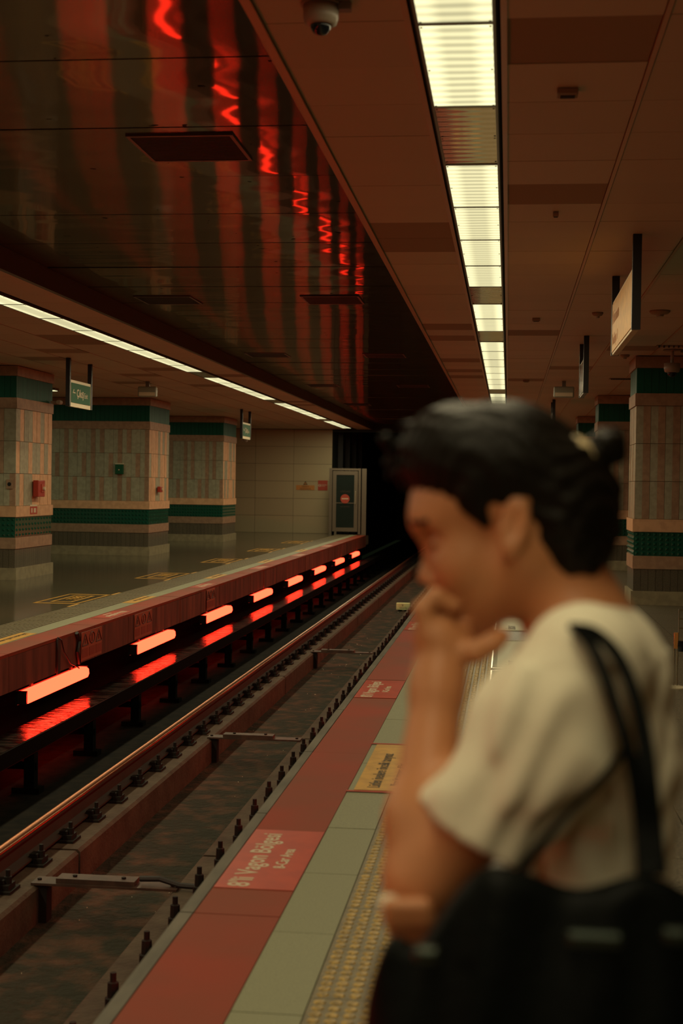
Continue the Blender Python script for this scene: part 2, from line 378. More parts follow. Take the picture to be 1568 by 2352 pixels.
# ---- far platform
plat2 = empty('floor', (0,0,0), 'far platform floor of glossy speckled granite', kind='structure')
MB().box(-11.6, EDGE2-.012, 8, Y1, -.30, -.03).build('floor_slab', 'concrete', plat2)
MB().box(-11.6, -5.2, Y0, 8, -.30, 0).build('floor_field', 'granite', plat2)
MB().box(-5.2, EDGE2, Y0, 8, -.33, 0).build('floor_edge_field', 'coping', plat2)
c2 = MB().box(0, .288, 0, 1.29, -.03, 0).mesh('coping_tile', 'coping'); f2 = MB().box(0, .03, 0, 1.29, -.34, -.031).mesh('edge_panel', 'edge_face')
t2 = MB().box(0, .187, 0, .731, -.03, .001).mesh('border_tile', 'tile_grey')
yy = 8.0
while yy < Y1-1.2:
    put('coping_tile', c2, plat2, (EDGE2-.288, yy, random.uniform(-.001, .002)))
    o = put('edge_panel', f2, plat2, (EDGE2-.031+random.uniform(-.004, .006), yy+.004, random.uniform(-.006, .004))); o.scale.y = .99; o.rotation_euler.z = random.uniform(-.004, .004)
    yy += 1.3
yy = 8.0
while yy < Y1-.7: put('border_tile', t2, plat2, (EDGE2-.478, yy, 0)); yy += .735
tm = MB().box(0, .447, 0, .447, -.03, 0)
for i in range(9): tm.box(.018+i*.0485, .042+i*.0485, .01, .437, 0, .005, mi=1)
tm2 = tm.mesh('tactile_tile', ['tactile', 'tactile'])
yy = 8.0
while yy < Y1-.4: put('tactile_tile', tm2, plat2, (EDGE2-.93, yy, 0)); yy += .45
g2m = MB().box(0, .8985, 0, .8985, -.03, 0).mesh('granite_tile', 'granite')
for i in range(7):
    yy = 8.0
    while yy < Y1-.8: put('granite_tile', g2m, plat2, (-5.215-(i+1)*.9, yy, 0)); yy += .9
slab('wall_under_far_platform', 'shade-blackened recessed wall under the far platform edge', [(-5.1, -4.9, Y0, Y1+4, ZT, -.30)], 'recess_shade')
# ---- walls
def wall(name, label, axis, pos, u0, u1, z0, z1, pu, pz, off, mk='wall_panel', back=True, sgn=1):
    w_ = empty(name, (0,0,0), label, kind='structure')
    nu, nz = int(round((u1-u0)/pu)), int(round((z1-z0)/pz))
    if axis == 'y': me = MB().box(.004, pu-.004, 0, .02, .004, pz-.004).mesh('wall_panel', mk)
    else: me = MB().box(0, .02, .004, pu-.004, .004, pz-.004).mesh('wall_panel', mk)
    for i in range(nu):
        for j in range(nz):
            put('wall_panel', me, w_, ((u0+i*pu, pos, z0+j*pz) if axis == 'y' else (pos, u0+i*pu, z0+j*pz)))
    bb = (u0, u1, pos+.012, pos+.3, z0, z1) if axis == 'y' else ((pos+.012, pos+.3, u0, u1, z0, z1) if sgn > 0 else (pos-.3, pos+.008, u0, u1, z0, z1))
    MB().box(*bb).build('wall_backing', 'dark_gap', w_)
    return w_
wall('wall_end', 'cream panelled end wall of the far platform', 'y', Y1, -11.52, -5.46, 0, HC-.01, 1.212, .54, 0)
wall('wall_left', 'dim panelled side wall behind the far pillars', 'x', -11.5, Y0, Y1, 0, HC-.01, 1.225, .54, 0, sgn=-1)
wall('wall_right', 'dim panelled side wall behind the near pillars', 'x', 6.8, Y0, Y1, 0, HC-.01, 1.225, .54, 0)
wall('wall_end_near', 'panelled end wall of the near platform', 'y', Y1, -.95, 6.8, 0, HC-.01, 1.1071, .54, 0)
slab('wall_back', 'wall closing the station behind the viewer', [(-11.6, 7, Y0-.3, Y0, ZT, HC+.3)], 'wall_panel')
# tunnel mouth
tun = empty('tunnel', (0,0,0), 'dark tunnel mouth beyond the platform ends', kind='structure')
MB().box(-5.6, -5.46, Y1+.3, 70, ZT, HB+.2).build('tunnel_wall', 'brick_tunnel', tun)
MB().box(-.9, -.7, Y1+.3, 70, ZT, HB+.2).build('tunnel_wall', 'brick_tunnel', tun)
MB().box(-5.6, -.7, Y1+6, 70, HB, HB+.2).build('tunnel_roof', 'brick_tunnel', tun)
MB().box(-5.6, -.7, 70, 70.2, ZT, HB+.2).build('tunnel_wall', 'brick_tunnel', tun)
MB().box(-5.46, -.95, Y1, Y1+.25, HC-.08, HB+.1).build('tunnel_lintel', 'brick_tunnel', tun)
for y in (45.5, 47.5, 49.5, 51.5): MB().box(-5.46, -5.3, y, y+.12, ZT, HB).build('tunnel_rib', 'dark_metal', tun)
# ---- track bed
bed = empty('track_bed', (0,0,0), 'dusty concrete track bed between the platforms', kind='structure')
MB().box(-3.3, -.5, Y0, 70, ZT-.2, ZT).build('bed_slab', 'bed', bed); MB().box(-5.2, -3.3, Y0, 70, ZT-.2, ZT-.001).build('bed_slab', 'oily_shaded_bed', bed)
def plinth(x0, x1, nm):
    y = -4.0; i = 0
    while y < 66:
        L = 4.35
        m_ = MB(); n = 9; z = ZP
        o = MB().prism([(x0, ZT), (x1, ZT), (x1, ZP-.02), (x1-.02, ZP), (x0+.02, ZP), (x0, ZP-.02)], y+.02, y+L-.02).build('concrete_plinth', 'plinth', bed)
        y += L; i += 1
plinth(-3.27, -2.76, 'a'); plinth(-1.95, -1.28, 'b')
# ================================================================== TRACK (thing)
trk = empty('railway_track', (-2.3, 0, ZP), 'pair of steel running rails bolted to concrete plinths between the platforms', 'track')
def rail_prof(x, z):
    return [(x-.07,z),(x+.07,z),(x+.07,z+.012),(x+.012,z+.03),(x+.010,z+.125),(x+.036,z+.135),(x+.036,z+.156),(x+.033,z+.164),(x+.026,z+.170),(x+.014,z+.173),(x,z+.174),(x-.014,z+.173),(x-.026,z+.170),(x-.033,z+.164),(x-.036,z+.156),(x-.036,z+.135),(x-.010,z+.125),(x-.012,z+.03),(x-.07,z+.012)]
for xr in (-3.01, -1.58):
    m_ = MB().prism(rail_prof(xr+2.3, .03), Y0, 66)
    # crown and upper edges are polished by the wheels
    n = 14
    for fi, f_ in enumerate(m_.f):
        if 6 <= fi-2 <= 13: m_.mi[fi] = 1
    ro = m_.build('rail', ['rail_side', 'rail_top'], trk)
    ro.data.polygons.foreach_set('use_smooth', [6 <= f_-2 <= 13 for f_ in range(len(ro.data.polygons))])
fm = MB().box(-.16, .16, -.09, .09, 0, .016)
for s_ in (-1, 1):
    fm.box(s_*.11-.03, s_*.11+.03, -.06, .06, .016, .045); fm.box(s_*.075-.025, s_*.075+.03, -.04, .04, .045, .07)
    fm.lathe([(.024,.045),(.024,.085),(.014,.087),(.014,.125),(.0,.126)], (s_*.115, 0, 0), 8)
fmesh = fm.mesh('rail_fastener', 'iron')
fm = MB().box(-.20, .12, -.09, .09, 0, .016).box(-.15, -.06, -.03, .03, .016, .05)
fm.lathe([(.038,.016),(.038,.08),(.028,.085),(.026,.15),(.015,.155),(.015,.195),(.0,.196)], (-.165, 0, 0), 8)
fmesh2 = fm.mesh('rail_fastener', 'iron')
for xr in (-3.01, -1.58):
    for i in range(-6, 72): put('rail_fastener', fmesh if xr < -2 else fmesh2, trk, (xr+2.3, 8.68-.0+.605*(i-1) , .0))
# third rail
th = empty('third_rail', (-4.0, 0, ZT), 'covered power rail on brackets below the far platform edge', 'power rail')
MB().prism([(-.06,.34),(.04,.34),(.04,.38),(.02,.40),(-.06,.40)], Y0, 66).build('conductor', 'rail_side', th)
MB().box(-.24, .045, Y0, 66, .475, .49).build('cover', 'cover', th); MB().box(.046, .065, Y0, 66, .36, .488).build('cover_skirt', 'matte_black', th)
bm_ = MB().box(-.04, .05, -.05, .05, .0, .34).box(-.14, .10, -.07, .07, 0, .05).box(-.20, .06, -.02, .02, .20, .26)
bme = bm_.mesh('bracket', 'matte_black')
for i in range(0, 28): put('bracket', bme, th, (0, 4.8+1.72*i, 0))
# ---- cross plates
def cross_plate(y, label, cable):
    e_ = empty('crossing_plate', (-2.35, y, ZP), label, 'steel plate', 'steel plates bridging the drainage trough')
    MB().box(-.45, .44, -.075, .075, .002, .016).build('plate', 'steel_plate', e_)
    MB().box(-.30, .18, -.06, .06, .017, .045).build('top_plate', 'steel_plate', e_)
    MB().box(-.44, -.36, -.05, .05, ZT-ZP, .002).build('leg', 'iron', e_)
    for bx in (-.42, -.20, .10, .40): MB().lathe([(.014,.045 if -.3 < bx < .2 else .016),(.014,.055 if -.3 < bx < .2 else .026)], (bx, 0, 0), 6).build('bolt', 'iron', e_)
    if cable: MB().ring([(.20,0,.05),(.32,.0,.055),(.45,-.03,.03),(.60,-.05,.03)], .018).build('cable', 'cable', e_)
def Yat(v, u, H):  # depth of a floor-plane point seen at pixel
    w = M3 @ Vector(((u-W0/2)/FPX, -(v-H0/2)/FPX, -1)); return -H/w.z*w.y
cross_plate(Yat(2035, 270, 2.42), 'rusty steel plate with a cable across the trough, nearest to the camera', True)
cross_plate(Yat(1698, 600, 2.42), 'rusty steel plate across the trough, second from the camera', False)
cross_plate(Yat(1500, 800, 2.42), 'rusty steel plate across the trough, third and farthest', False)
# marker block on the bed
b0 = P(926, 1386, Yat(1398, 926, 2.60))
e_ = empty('marker_block', (b0.x, b0.y, ZT), 'pale yellow-green block lying in the trough beside the platform', 'block')
bevel(MB().box(-.145, .145, -.09, .09, .03, .17).build('body', 'block', e_), .008)
MB().box(-.10, -.03, -.07, .07, 0, .03).box(.03, .10, -.07, .07, 0, .03).build('foot', 'iron', e_)
text('printed_text', '8', .05, 'print_dark', frame_m((-.02, -.0915, .11), (1,0,0), (0,0,1)), e_)
text('printed_text', 'VAGON', .045, 'print_dark', frame_m((-.075, -.0915, .055), (1,0,0), (0,0,1)), e_)
# litter
lit = MB()
for i in range(60):
    x, y = random.uniform(-2.7, -2.0), random.uniform(4.5, 30); s_ = random.choice([.003,.003,.004,.005,.006,.012]); a = random.uniform(0, 3)
    c_, d_ = math.cos(a)*s_, math.sin(a)*s_; z = ZT+.001
    lit.hexa([(x-c_,y-d_,z),(x+d_,y-c_,z),(x+c_,y+d_,z),(x-d_,y+c_,z),(x-c_,y-d_,z+.006),(x+d_,y-c_,z+.004),(x+c_,y+d_,z+.006),(x-d_,y+c_,z+.003)])
tag(lit.build('litter', 'litter'), 'small pale scraps of litter strewn over the dusty track bed', 'litter', kind='stuff')
# ================================================================== LIGHT STRIPS
def light_panel(w, strip, x, k, lit, label, group):
    e_ = empty('ceiling_light', (x, YL0+k*STEP, HC), label, 'ceiling light', group)
    key = ('lp', strip, lit)
    if key not in pm:
        pm[key] = MB().box(-w/2+.012, w/2-.012, .014, STEP-.014, -.012, -.002).mesh('diffuser', 'panel_lit' if lit else 'panel_off')
        f_ = MB().box(-w/2, -w/2+.012, 0, STEP, -.016, .02).box(w/2-.012, w/2, 0, STEP, -.016, .02).box(-w/2, w/2, 0, .014, -.0155, .02).box(-w/2, w/2, STEP-.014, STEP, -.0155, .02)
        pm[key+('f',)] = f_.mesh('frame', 'grey_metal')
        s2 = MB()
        for yy in (.03, STEP/2, STEP-.03):
            for xx in (-w/2+.02, w/2-.02): s2.lathe([(.006, -.016), (.004, -.0185)], (xx, yy, 0), 6)
        pm[key+('s',)] = s2.mesh('screws', 'dark_metal')
    put('diffuser', pm[key], e_); put('frame', pm[key+('f',)], e_)
    if k < 22: put('screws', pm[key+('s',)], e_)['kind'] = 'stuff'
    if lit:
        ld = bpy.data.lights.get('lamp_light_%s' % strip)
        if not ld:
            ld = bpy.data.lights.new('lamp_light_%s' % strip, 'AREA'); ld.shape = 'RECTANGLE'; ld.size = w-.03; ld.size_y = STEP-.04
            ld.color = LAMP_COL; ld.energy = LAMP_W if strip == 'near' else LAMP_W_FAR
        lo = bpy.data.objects.new('lamp', ld); C.objects.link(lo); lo.parent = e_; lo.location = (0, STEP/2, -.02)
off_r = {10, 15, 18, 26, 33}
seen = 0
for k in range(1, 41):
    y = YL0+k*STEP
    if y+STEP > Y1: break
    idx = k-9
    if k < 8: lab = f'lit ceiling light panel above or behind the viewer, {ORD[7-k]} one before those in view'; grp = 'strip lights behind the viewer'
    else:
        seen += 1; lab = f'{"unlit glossy" if k in off_r else "lit cream"} panel over the near platform, {ORD[seen-1]} of its strip from the viewer'; grp = 'strip of ceiling lights over the near platform'
    light_panel(.30, 'near', (LX0+LX1)/2, k, k not in off_r, lab, grp)
slot = MB().box(LX0, LX0+.01, Y0, Y1, 0, .05).box(LX1-.01, LX1, Y0, Y1, 0, .05)
slot.build('light_slot', 'dark_gap', ceil)
seen = 0
for k in range(1, 41):
    y = YL0+k*STEP
    if y+STEP > Y1: break
    if y < 12: lab = f'lit far platform ceiling panel outside the view, {ORD[k-1]} from the back wall'; grp = 'far platform strip lights outside the view'
    else: seen += 1; lab = f'{"unlit" if k in (23, 29, 36) else "lit cream"} panel over the far platform, {ORD[seen-1]} of its strip from the viewer'; grp = 'strip of ceiling lights over the far platform'
    light_panel(.27, 'far', (LA0+LA1)/2, k, k not in (23, 29, 36), lab, grp)
# short cross lights deeper in the far platform (their bright ends show between the pillars)
for i, (x, y) in enumerate([(-9.65, 25.9), (-9.65, 33.6), (-9.65, 18.3)]):
    e_ = empty('ceiling_light', (x, y, HC), f'thin lit ceiling strip beyond the far pillars, {ORD[i]} one', 'ceiling light', 'thin lights beyond the far pillars')
    MB().box(-1.2, 1.2, -.1, .1, -.05, -.045).build('diffuser', 'panel_lit', e_); MB().box(-1.22, 1.22, -.12, .12, -.045, 0).build('frame', 'grey_metal', e_)
    ld = bpy.data.lights.new('lamp_cross', 'AREA'); ld.shape = 'RECTANGLE'; ld.size = 2.3; ld.size_y = .2; ld.color = (.8, 1.0, .65); ld.energy = 14
    lo = bpy.data.objects.new('lamp', ld); C.objects.link(lo); lo.parent = e_; lo.location = (0, 0, -.06)
# ================================================================== RED LAMPS
tube = [(-.055,-.055),(.035,-.065),(.05,-.03),(.045,.02),(.02,.04),(-.055,.04)]
rl_me = MB().prism([(a, b) for a, b in tube], .03, 1.87).mesh('tube', 'red_tube')
rh_me = MB().box(-.075, -.055, 0, 1.90, -.08, .05).box(-.07, .03, 0, .03, -.07, .05).box(-.07, .03, 1.87, 1.90, -.07, .05).box(-.05, -.03, .3, .36, .05, .10).box(-.05, -.03, 1.5, 1.56, .05, .10).mesh('housing', 'dark_metal')
for i in range(-4, 8):
    lab = f'glowing red tube lamp under the far platform edge, {ORD[i]} from the camera' if i >= 0 else f'glowing red tube lamp under the far platform edge, {ORD[-i-1]} before those in view'
    e_ = empty('red_lamp', (EDGE2-.03, 12.37+3.84*i, -.445), lab, 'lamp', 'red tube lamps under the far platform edge')
    put('tube', rl_me, e_); put('housing', rh_me, e_)
for i in range(0, 11):   # the same lamps hang under our own platform edge; the floor hides them, their light reaches the trough and the far face
    e_ = empty('red_lamp', (EDGE-.0, .8+3.84*i, -.40), f'red tube lamp tucked under the near platform edge, {ORD[i]} from the camera', 'lamp', 'red tube lamps under the near platform edge', rz=pi)
    e_.location = (EDGE+.04, .8+3.84*i+1.9, -.40)
    put('tube', rl_me, e_); put('housing', rh_me, e_)
# ================================================================== VENTS
vm_f = MB().box(-.30, .30, -.31, -.285, -.012, .0).box(-.30, .30, .285, .31, -.012, .0).box(-.30, -.28, -.285, .285, -.012, .0).box(.28, .30, -.285, .285, -.012, .0).mesh('frame', 'lip')
vs = MB()
for i in range(19): vs.box(-.28, .28, -.285+i*.03, -.275+i*.03, -.009, 0)
vm_s = vs.mesh('louvres', 'vent_black'); vm_b = MB().box(-.28, .28, -.285, .285, -.003, .0).mesh('backing', 'vent_black')
vl = ['large black air vent in the polished track ceiling, nearest one', 'black air vent on the far side of the track ceiling, nearest of that row', 'black air vent on the near side of the track ceiling, second of its row', 'black air vent on the far side of the track ceiling, second of that row', 'black air vent on the near side of the track ceiling, third of its row', 'black air vent on the far side of the track ceiling, third of that row', 'black air vent on the near side of the track ceiling, fourth of its row', 'black air vent on the far side of the track ceiling, fourth of that row', 'black air vent in the track ceiling overhead, outside the view']
for (x, y), l_ in zip(vents[:8], vl):
    e_ = empty('ceiling_vent', (x, y, HB), l_, 'vent', 'air vents in the track ceiling')
    put('frame', vm_f, e_); put('louvres', vm_s, e_)['kind'] = 'stuff'; put('backing', vm_b, e_)
# ================================================================== PILLARS
lv = [0, .18, .47, .64, .955, 1.12, 2.60, 2.76, 3.09, HC-.01]
def strip_box(mk2, w, h, half):
    m_ = MB()
    if half: m_.box(.002, w/2, -.0, .02, .002, h-.002, 0).box(w/2, w-.002, -.0, .02, .002, h-.002, 1)
    else: m_.box(.002, w-.002, -.0, .02, .002, h-.002, 0)
    return m_.mesh('stone_tile', ['stone_grey', mk2])
TW, TL, TLN = 2.09, 1.71, 1.71
tm_plain = strip_box('stone_pink_lit', .19, .49, False); tm_half = strip_box('stone_pinkdark', .19, .49, True); tm_pink_lit = MB().box(.006, .184, 0, .02, .002, .488).mesh('stone_tile', 'stone_pink_lit')
rough_me = MB().box(.002, .093, 0, .02, 0, .288).mesh('rough_tile', 'stone_rough')
green_me = MB().box(.002, .093, 0, .02, 0, .328).mesh('green_slat', 'green')
def stud_mesh(W_, sp_=.075, rw=5):
    m_ = MB(); n_ = int(W_/sp_)
    for i in range(n_):
        m_.box(i*W_/n_+.001, (i+1)*W_/n_-.001, 0, .015, 0, .313)
        for j in range(rw):
            c_ = ((i+.5)*W_/n_, 0, .313*(j+.5)/rw); b = len(m_.v); r_ = .022
            m_.v += [(c_[0]-r_, 0, c_[2]-r_), (c_[0]+r_, 0, c_[2]-r_), (c_[0]+r_, 0, c_[2]+r_), (c_[0]-r_, 0, c_[2]+r_), (c_[0], -.02, c_[2]+.004)]
            m_.f += [(b,b+1,b+4),(b+1,b+2,b+4),(b+2,b+3,b+4),(b+3,b,b+4)]; m_.mi += [0]*4
    return m_.mesh('stud_band', 'green_stud')
stud_w, stud_l = stud_mesh(TW), stud_mesh(TL, .14, 4); stud_f = stud_mesh(TW, .072, 4); stud_s = stud_mesh(.95, .075, 5)
def pillar(x0, y0, label, group, side):
    """x0: the face towards the track; side=+1 pillar spreads to -x (far platform), -1 to +x"""
    e_ = empty('pillar', (x0, y0, 0), label, 'pillar', group, kind='structure')
    xa, xb = (-TW, 0) if side > 0 else (0, TW); TL = TLN if side > 0 else .95
    core = MB().box(xa+.022, xb-.022, .022, TL-.022, 0, lv[9]).build('core', 'stone_base', e_)
    for i, mk, pr in ((0, 'stone_base', .03), (2, 'stone_pinkdark', .012), (4, 'stone_pink_lit', .02), (6, 'stone_pinkdark', .015), (8, 'stone_pinkdark', .02)):
        MB().box(xa-pr, xb+pr, -pr, TL+pr, lv[i], lv[i+1]).build('stone_band', mk, e_)
    def face(me, n, w, z, pos, jit=.0015):
        for i in range(n):
            mm = me(i) if callable(me) else me
            # front face (towards the camera)
            if pos == 'front': o = put(mm.name.split('.')[0], mm, e_, (xa+i*w, random.uniform(0, jit), z))
            else:
                o = put(mm.name.split('.')[0], mm, e_, ((xb, i*w, z) if side > 0 else (xa, TL-i*w, z))); o.rotation_euler.z = pi/2 if side > 0 else -pi/2
                o.location.x -= side*random.uniform(0, jit)
    for r_ in range(3):
        z = lv[5]+.002+r_*.4925; off = random.randrange(3)
        face(lambda i: (tm_half if ((i+off) % 3 != 0 or side < 0) else tm_plain), 11, .19, z, 'front')
        face(lambda i: random.choice([tm_pink_lit, tm_pink_lit, tm_plain]) if side > 0 else tm_half, 9 if side > 0 else 5, .19, z, 'side', .006)
    face(rough_me, 22, .095, lv[1], 'front'); face(rough_me, 18 if side > 0 else 10, .095, lv[1], 'side')
    face(green_me, 22, .095, lv[7], 'front'); face(green_me, 18 if side > 0 else 10, .095, lv[7], 'side')
    o = put('stud_band', stud_f if side > 0 else stud_w, e_, (xa, .0, lv[3])); o['kind'] = 'stuff'
    o = put('stud_band', stud_l if side > 0 else stud_s, e_, ((xb, 0, lv[3]) if side > 0 else (xa, TL, lv[3]))); o.rotation_euler.z = pi/2 if side > 0 else -pi/2; o['kind'] = 'stuff'
    return e_
for (y, l_) in ((20.8, 'stone-clad pillar with a red call box, cut by the picture edge'), (28.6, 'wide stone-clad pillar with green bands and a small green box on its face'), (36.25, 'farthest stone-clad pillar of the far platform, beside the panelled end wall')):
    pillar(-7.40 if y < 21 else -7.34, y, l_, 'pillars of the far platform', 1)
for (y, l_) in ((18.9, 'near platform pillar with green studded band, closest behind the person'), (26.8, 'near platform pillar partly hidden by the bun of hair'), (34.6, 'smallest near platform pillar, seen just above the bun of hair')):
    pillar(1.64, y, l_, 'pillars of the near platform', -1)
# ================================================================== SIGNS AND FITTINGS
def hanging(name, x, y, L, z0, z1, label, cat, group, build, face, ztop=HC):
    e_ = empty(name, (x, y, 0), label, cat, group)
    for yy in (0, L): MB().box(-.03, .03, yy-.025, yy+.025, z0, ztop).build('post', 'dark_metal', e_)
    build(e_, L, z0, z1, face); return e_
def exit_sign(e_, L, z0, z1, f):
    MB().box(-.02, .02, .026, L-.026, z0, z1).build('sign_box', 'white', e_)
    MB().box(.021, .028, .07, L-.07, z0+.06, z1-.04).build('face_panel', 'sign_green', e_)
    # text runs so that it reads from the track side
    text('lettering', '\u2190 \u00c7\u0131k\u0131\u015f', .16, 'print_white', frame_m((.030, .11, z0+.15), (0,1,0), (0,0,1)), e_, bold=.002)
    text('lettering', '/ Exit', .11, 'print_white', frame_m((.030, .61, z0+.15), (0,1,0), (0,0,1)), e_)
hanging('hanging_exit_sign', -6.2, 19.55, 1.05, 2.57, 2.95, 'green exit sign reading \u00c7\u0131k\u0131\u015f / Exit hanging beside the leftmost far pillar', 'sign', 'hanging exit signs', exit_sign, 1)
hanging('hanging_exit_sign', -6.2, 32.7, 1.05, 2.57, 2.95, 'small green exit sign hanging beside the farthest far-platform pillar', 'sign', 'hanging exit signs', exit_sign, 1)
def yellow_sign(e_, L, z0, z1, f):
    MB().box(-.022, .022, .026, L-.026, z0, z1).build('sign_box', 'white', e_)
    MB().box(-.028, -.0225, .05, L-.05, z0+.02, z1-.02).build('face_panel', 'sticker_yellow', e_)
    text('lettering', 'Haciosman', .15, 'sign_orange', frame_m((-.0295, L-.1, z0+.24), (0,-1,0), (0,0,1)), e_)
    text('lettering', 'Yenikap\u0131 \u2192', .13, 'sign_orange', frame_m((-.0295, L-.1, z0+.07), (0,-1,0), (0,0,1)), e_)
hanging('hanging_direction_sign', .85, 9.95, 1.95, 2.60, 3.03, 'yellow direction sign with lettering hanging over the near platform', 'sign', 'hanging signs over the near platform', yellow_sign, -1)
def grey_sign(e_, L, z0, z1, f):
    MB().box(-.022, .022, .026, L-.026, z0, z1).build('sign_box', 'alu', e_); MB().box(-.028, -.0225, .05, L-.05, z0+.02, z1-.02).build('face_panel', 'glass_dark', e_)
hanging('hanging_direction_sign', .86, 16.5, .95, 2.60, 3.0, 'grey hanging sign with dark face beyond the yellow one', 'sign', 'hanging signs over the near platform', grey_sign, -1)
hanging('hanging_direction_sign', .86, 28.2, .95, 2.60, 3.0, 'farthest hanging sign of the near platform, just above the hair', 'sign', 'hanging signs over the near platform', grey_sign, -1)
def em_box(x, y, label):
    e_ = empty('emergency_light', (x, y, HC), label, 'emergency light', 'boxy emergency lights')
    MB().box(-.03, .03, -.03, .03, -.09, 0).build('bracket', 'grey_metal', e_)
    bevel(MB().box(-.165, .165, -.045, .045, -.27, -.09).build('housing', 'emergency_box', e_), .02, 2)
    MB().box(-.14, .14, -.050, -.046, -.25, -.19).build('lens', 'white', e_)
em_box(.87, 23.4, 'boxy emergency light hanging from the near platform ceiling, above the head')
em_box(-6.2, 24.0, 'boxy emergency light hanging between the first two far pillars')
def dome_cam(x, y, z, r_, label, hang=.0):
    e_ = empty('dome_camera', (x, y, z), label, 'security camera')
    MB().lathe([(r_*1.25, 0), (r_*1.3, -.008)], (0,0,-.001), 24).build('mount_plate', 'camera_white', e_)
    if hang: MB().lathe([(.02, 0), (.02, -hang)], (0,0,0), 10).build('stem', 'camera_white', e_)
    MB().lathe([(r_*1.12, -.008-hang), (r_*1.12, -r_*.9-hang), (r_*1.0, -r_*1.3-hang), (r_*.72, -r_*1.38-hang)], (0,0,0), 24).build('housing', 'camera_white', e_, smooth=True)
    MB().lathe([(r_*.66*math.cos(a), -r_*1.36-hang-r_*.66*math.sin(a)) for a in [i*pi/14 for i in range(7)]], (0,0,0), 24).build('lens_dome', 'black_gloss', e_, smooth=True)
    MB().box(r_*1.1, r_*1.9, -.02, .02, -.03, 0).build('cable_box', 'grey_metal', e_)
q = P(737, 12, 5.15)
dome_cam(q.x, q.y, HC, .058, 'white dome security camera with black lens on the ceiling beside the track')
dome_cam(2.0, 18.1, HC, .09, 'hanging dome camera in front of the near platform pillar', .16)
def ceil_fit(u, v, name, label, cat, kind_, sz):
    w = M3 @ Vector(((u-W0/2)/FPX, -(v-H0/2)/FPX, -1)); s_ = (HC-1.5)/w.z; p = EYE+w*s_
    e_ = empty(name, (p.x, p.y, HC), label, cat, 'small fittings on the near ceiling')
    if kind_ == 'box':
        bevel(MB().box(-sz, sz, -sz*.75, sz*.75, -.03, 0).build('cover', 'ceil_perf', e_), .004)
        MB().box(-sz*.7, sz*.7, -sz*.45, sz*.45, -.034, -.0305).build('grille', 'dark_gap', e_)
    else:
        MB().lathe([(sz, 0), (sz, -.012), (sz*.8, -.03), (sz*.45, -.036)], (0,0,0), 20).build('base', 'ceil_perf', e_, smooth=True)
        MB().lathe([(sz*.4, -.036), (sz*.35, -.055)], (0,0,0), 12).build('sensor_head', 'camera_white', e_)
ceil_fit(1303, 206, 'ceiling_sensor', 'dark square sensor on the ceiling panel right of the light strip', 'sensor', 'box', .045)
ceil_fit(1276, 487, 'ceiling_sensor', 'tiny dark sensor on the ceiling above the yellow hanging sign', 'sensor', 'box', .018)
ceil_fit(1231, 731, 'ceiling_sensor', 'small dark sensor beside the middle of the light strip', 'sensor', 'box', .04)
ceil_fit(1372, 718, 'smoke_detector', 'round smoke detector left of the yellow hanging sign', 'smoke detector', 'r', .055)
ceil_fit(1515, 714, 'ceiling_speaker', 'round flush disc on the ceiling right of the yellow sign', 'ceiling speaker', 'r', .10)
ceil_fit(1208, 873, 'ceiling_sensor', 'small dark sensor near the far end of the light strip', 'sensor', 'box', .05)
ceil_fit(1435, 815, 'smoke_detector', 'small round smoke detector in front of the near pillar', 'smoke detector', 'r', .06)
# long slotted diffusers on the right
for (x0, x1, y, i, wh) in ((1.75, 2.6, 17.6, 0, 'above the near platform pillar'), (1.55, 1.95, 22.8, 1, 'between the two nearer pillars')):
    e_ = empty('slot_diffuser', ((x0+x1)/2, y, HC), 'slotted air diffuser in the ceiling '+wh, 'vent', 'slotted diffusers')
    MB().box(-(x1-x0)/2, (x1-x0)/2, -.1, .1, -.006, 0).build('frame', 'ceil_perf', e_)
    m_ = MB()
    for j in range(14): m_.hexa([(-(x1-x0)/2+.02+j*(x1-x0-.04)/14, -.08, -.016), (-(x1-x0)/2+.04+j*(x1-x0-.04)/14, -.08, -.016), (-(x1-x0)/2+.055+j*(x1-x0-.04)/14, .08, -.016), (-(x1-x0)/2+.035+j*(x1-x0-.04)/14, .08, -.016), (-(x1-x0)/2+.02+j*(x1-x0-.04)/14, -.08, -.0065), (-(x1-x0)/2+.04+j*(x1-x0-.04)/14, -.08, -.0065), (-(x1-x0)/2+.055+j*(x1-x0-.04)/14, .08, -.0065), (-(x1-x0)/2+.035+j*(x1-x0-.04)/14, .08, -.0065)])
    m_.build('louvres', 'dark_gap', e_)['kind'] = 'stuff'
# things on the pillars
def on_side(u, v, x=-7.34):
    x = x-.06 if u < 130 else x  # point on the +x face plane of far pillars
    w = M3 @ Vector(((u-W0/2)/FPX, -(v-H0/2)/FPX, -1)); return EYE+w*((x)/w.x)
def on_front(u, v, y): return P(u, v, y)
q = on_side(83, 1122, -7.32); e_ = empty('fire_call_box', (-7.378, q.y, q.z), 'dark red fire call box on the side of the leftmost far pillar', 'call box')
bevel(MB().box(0, .09, -.16, .16, -.13, .13).build('body', 'red_box', e_), .01); MB().box(.0905, .10, -.03, .12, -.06, .07).build('door', 'sign_red', e_)
MB().lathe([(.03, .10), (.03, .13)], (0, .05, -.0), 12, axis='x').build('button', 'white', e_)
q = on_side(77, 1170, -7.32); e_ = empty('fire_sign', (-7.382, q.y, q.z), 'small red fire equipment sticker on the band under the call box', 'sign')
MB().box(0, .005, -.17, .17, -.075, .045).build('plate', 'sign_red', e_); MB().box(0, .005, -.17, .17, .048, .075).build('header', 'white', e_)
MB().box(.0055, .007, -.12, -.06, -.05, .02).box(.0055, .007, .0, .1, -.05, .02).build('symbol', 'print_white', e_)
q = on_side(363, 1124, -7.32); e_ = empty('call_box', (-7.315, q.y, q.z), 'small dark red call box on the side of the wide pillar', 'call box')
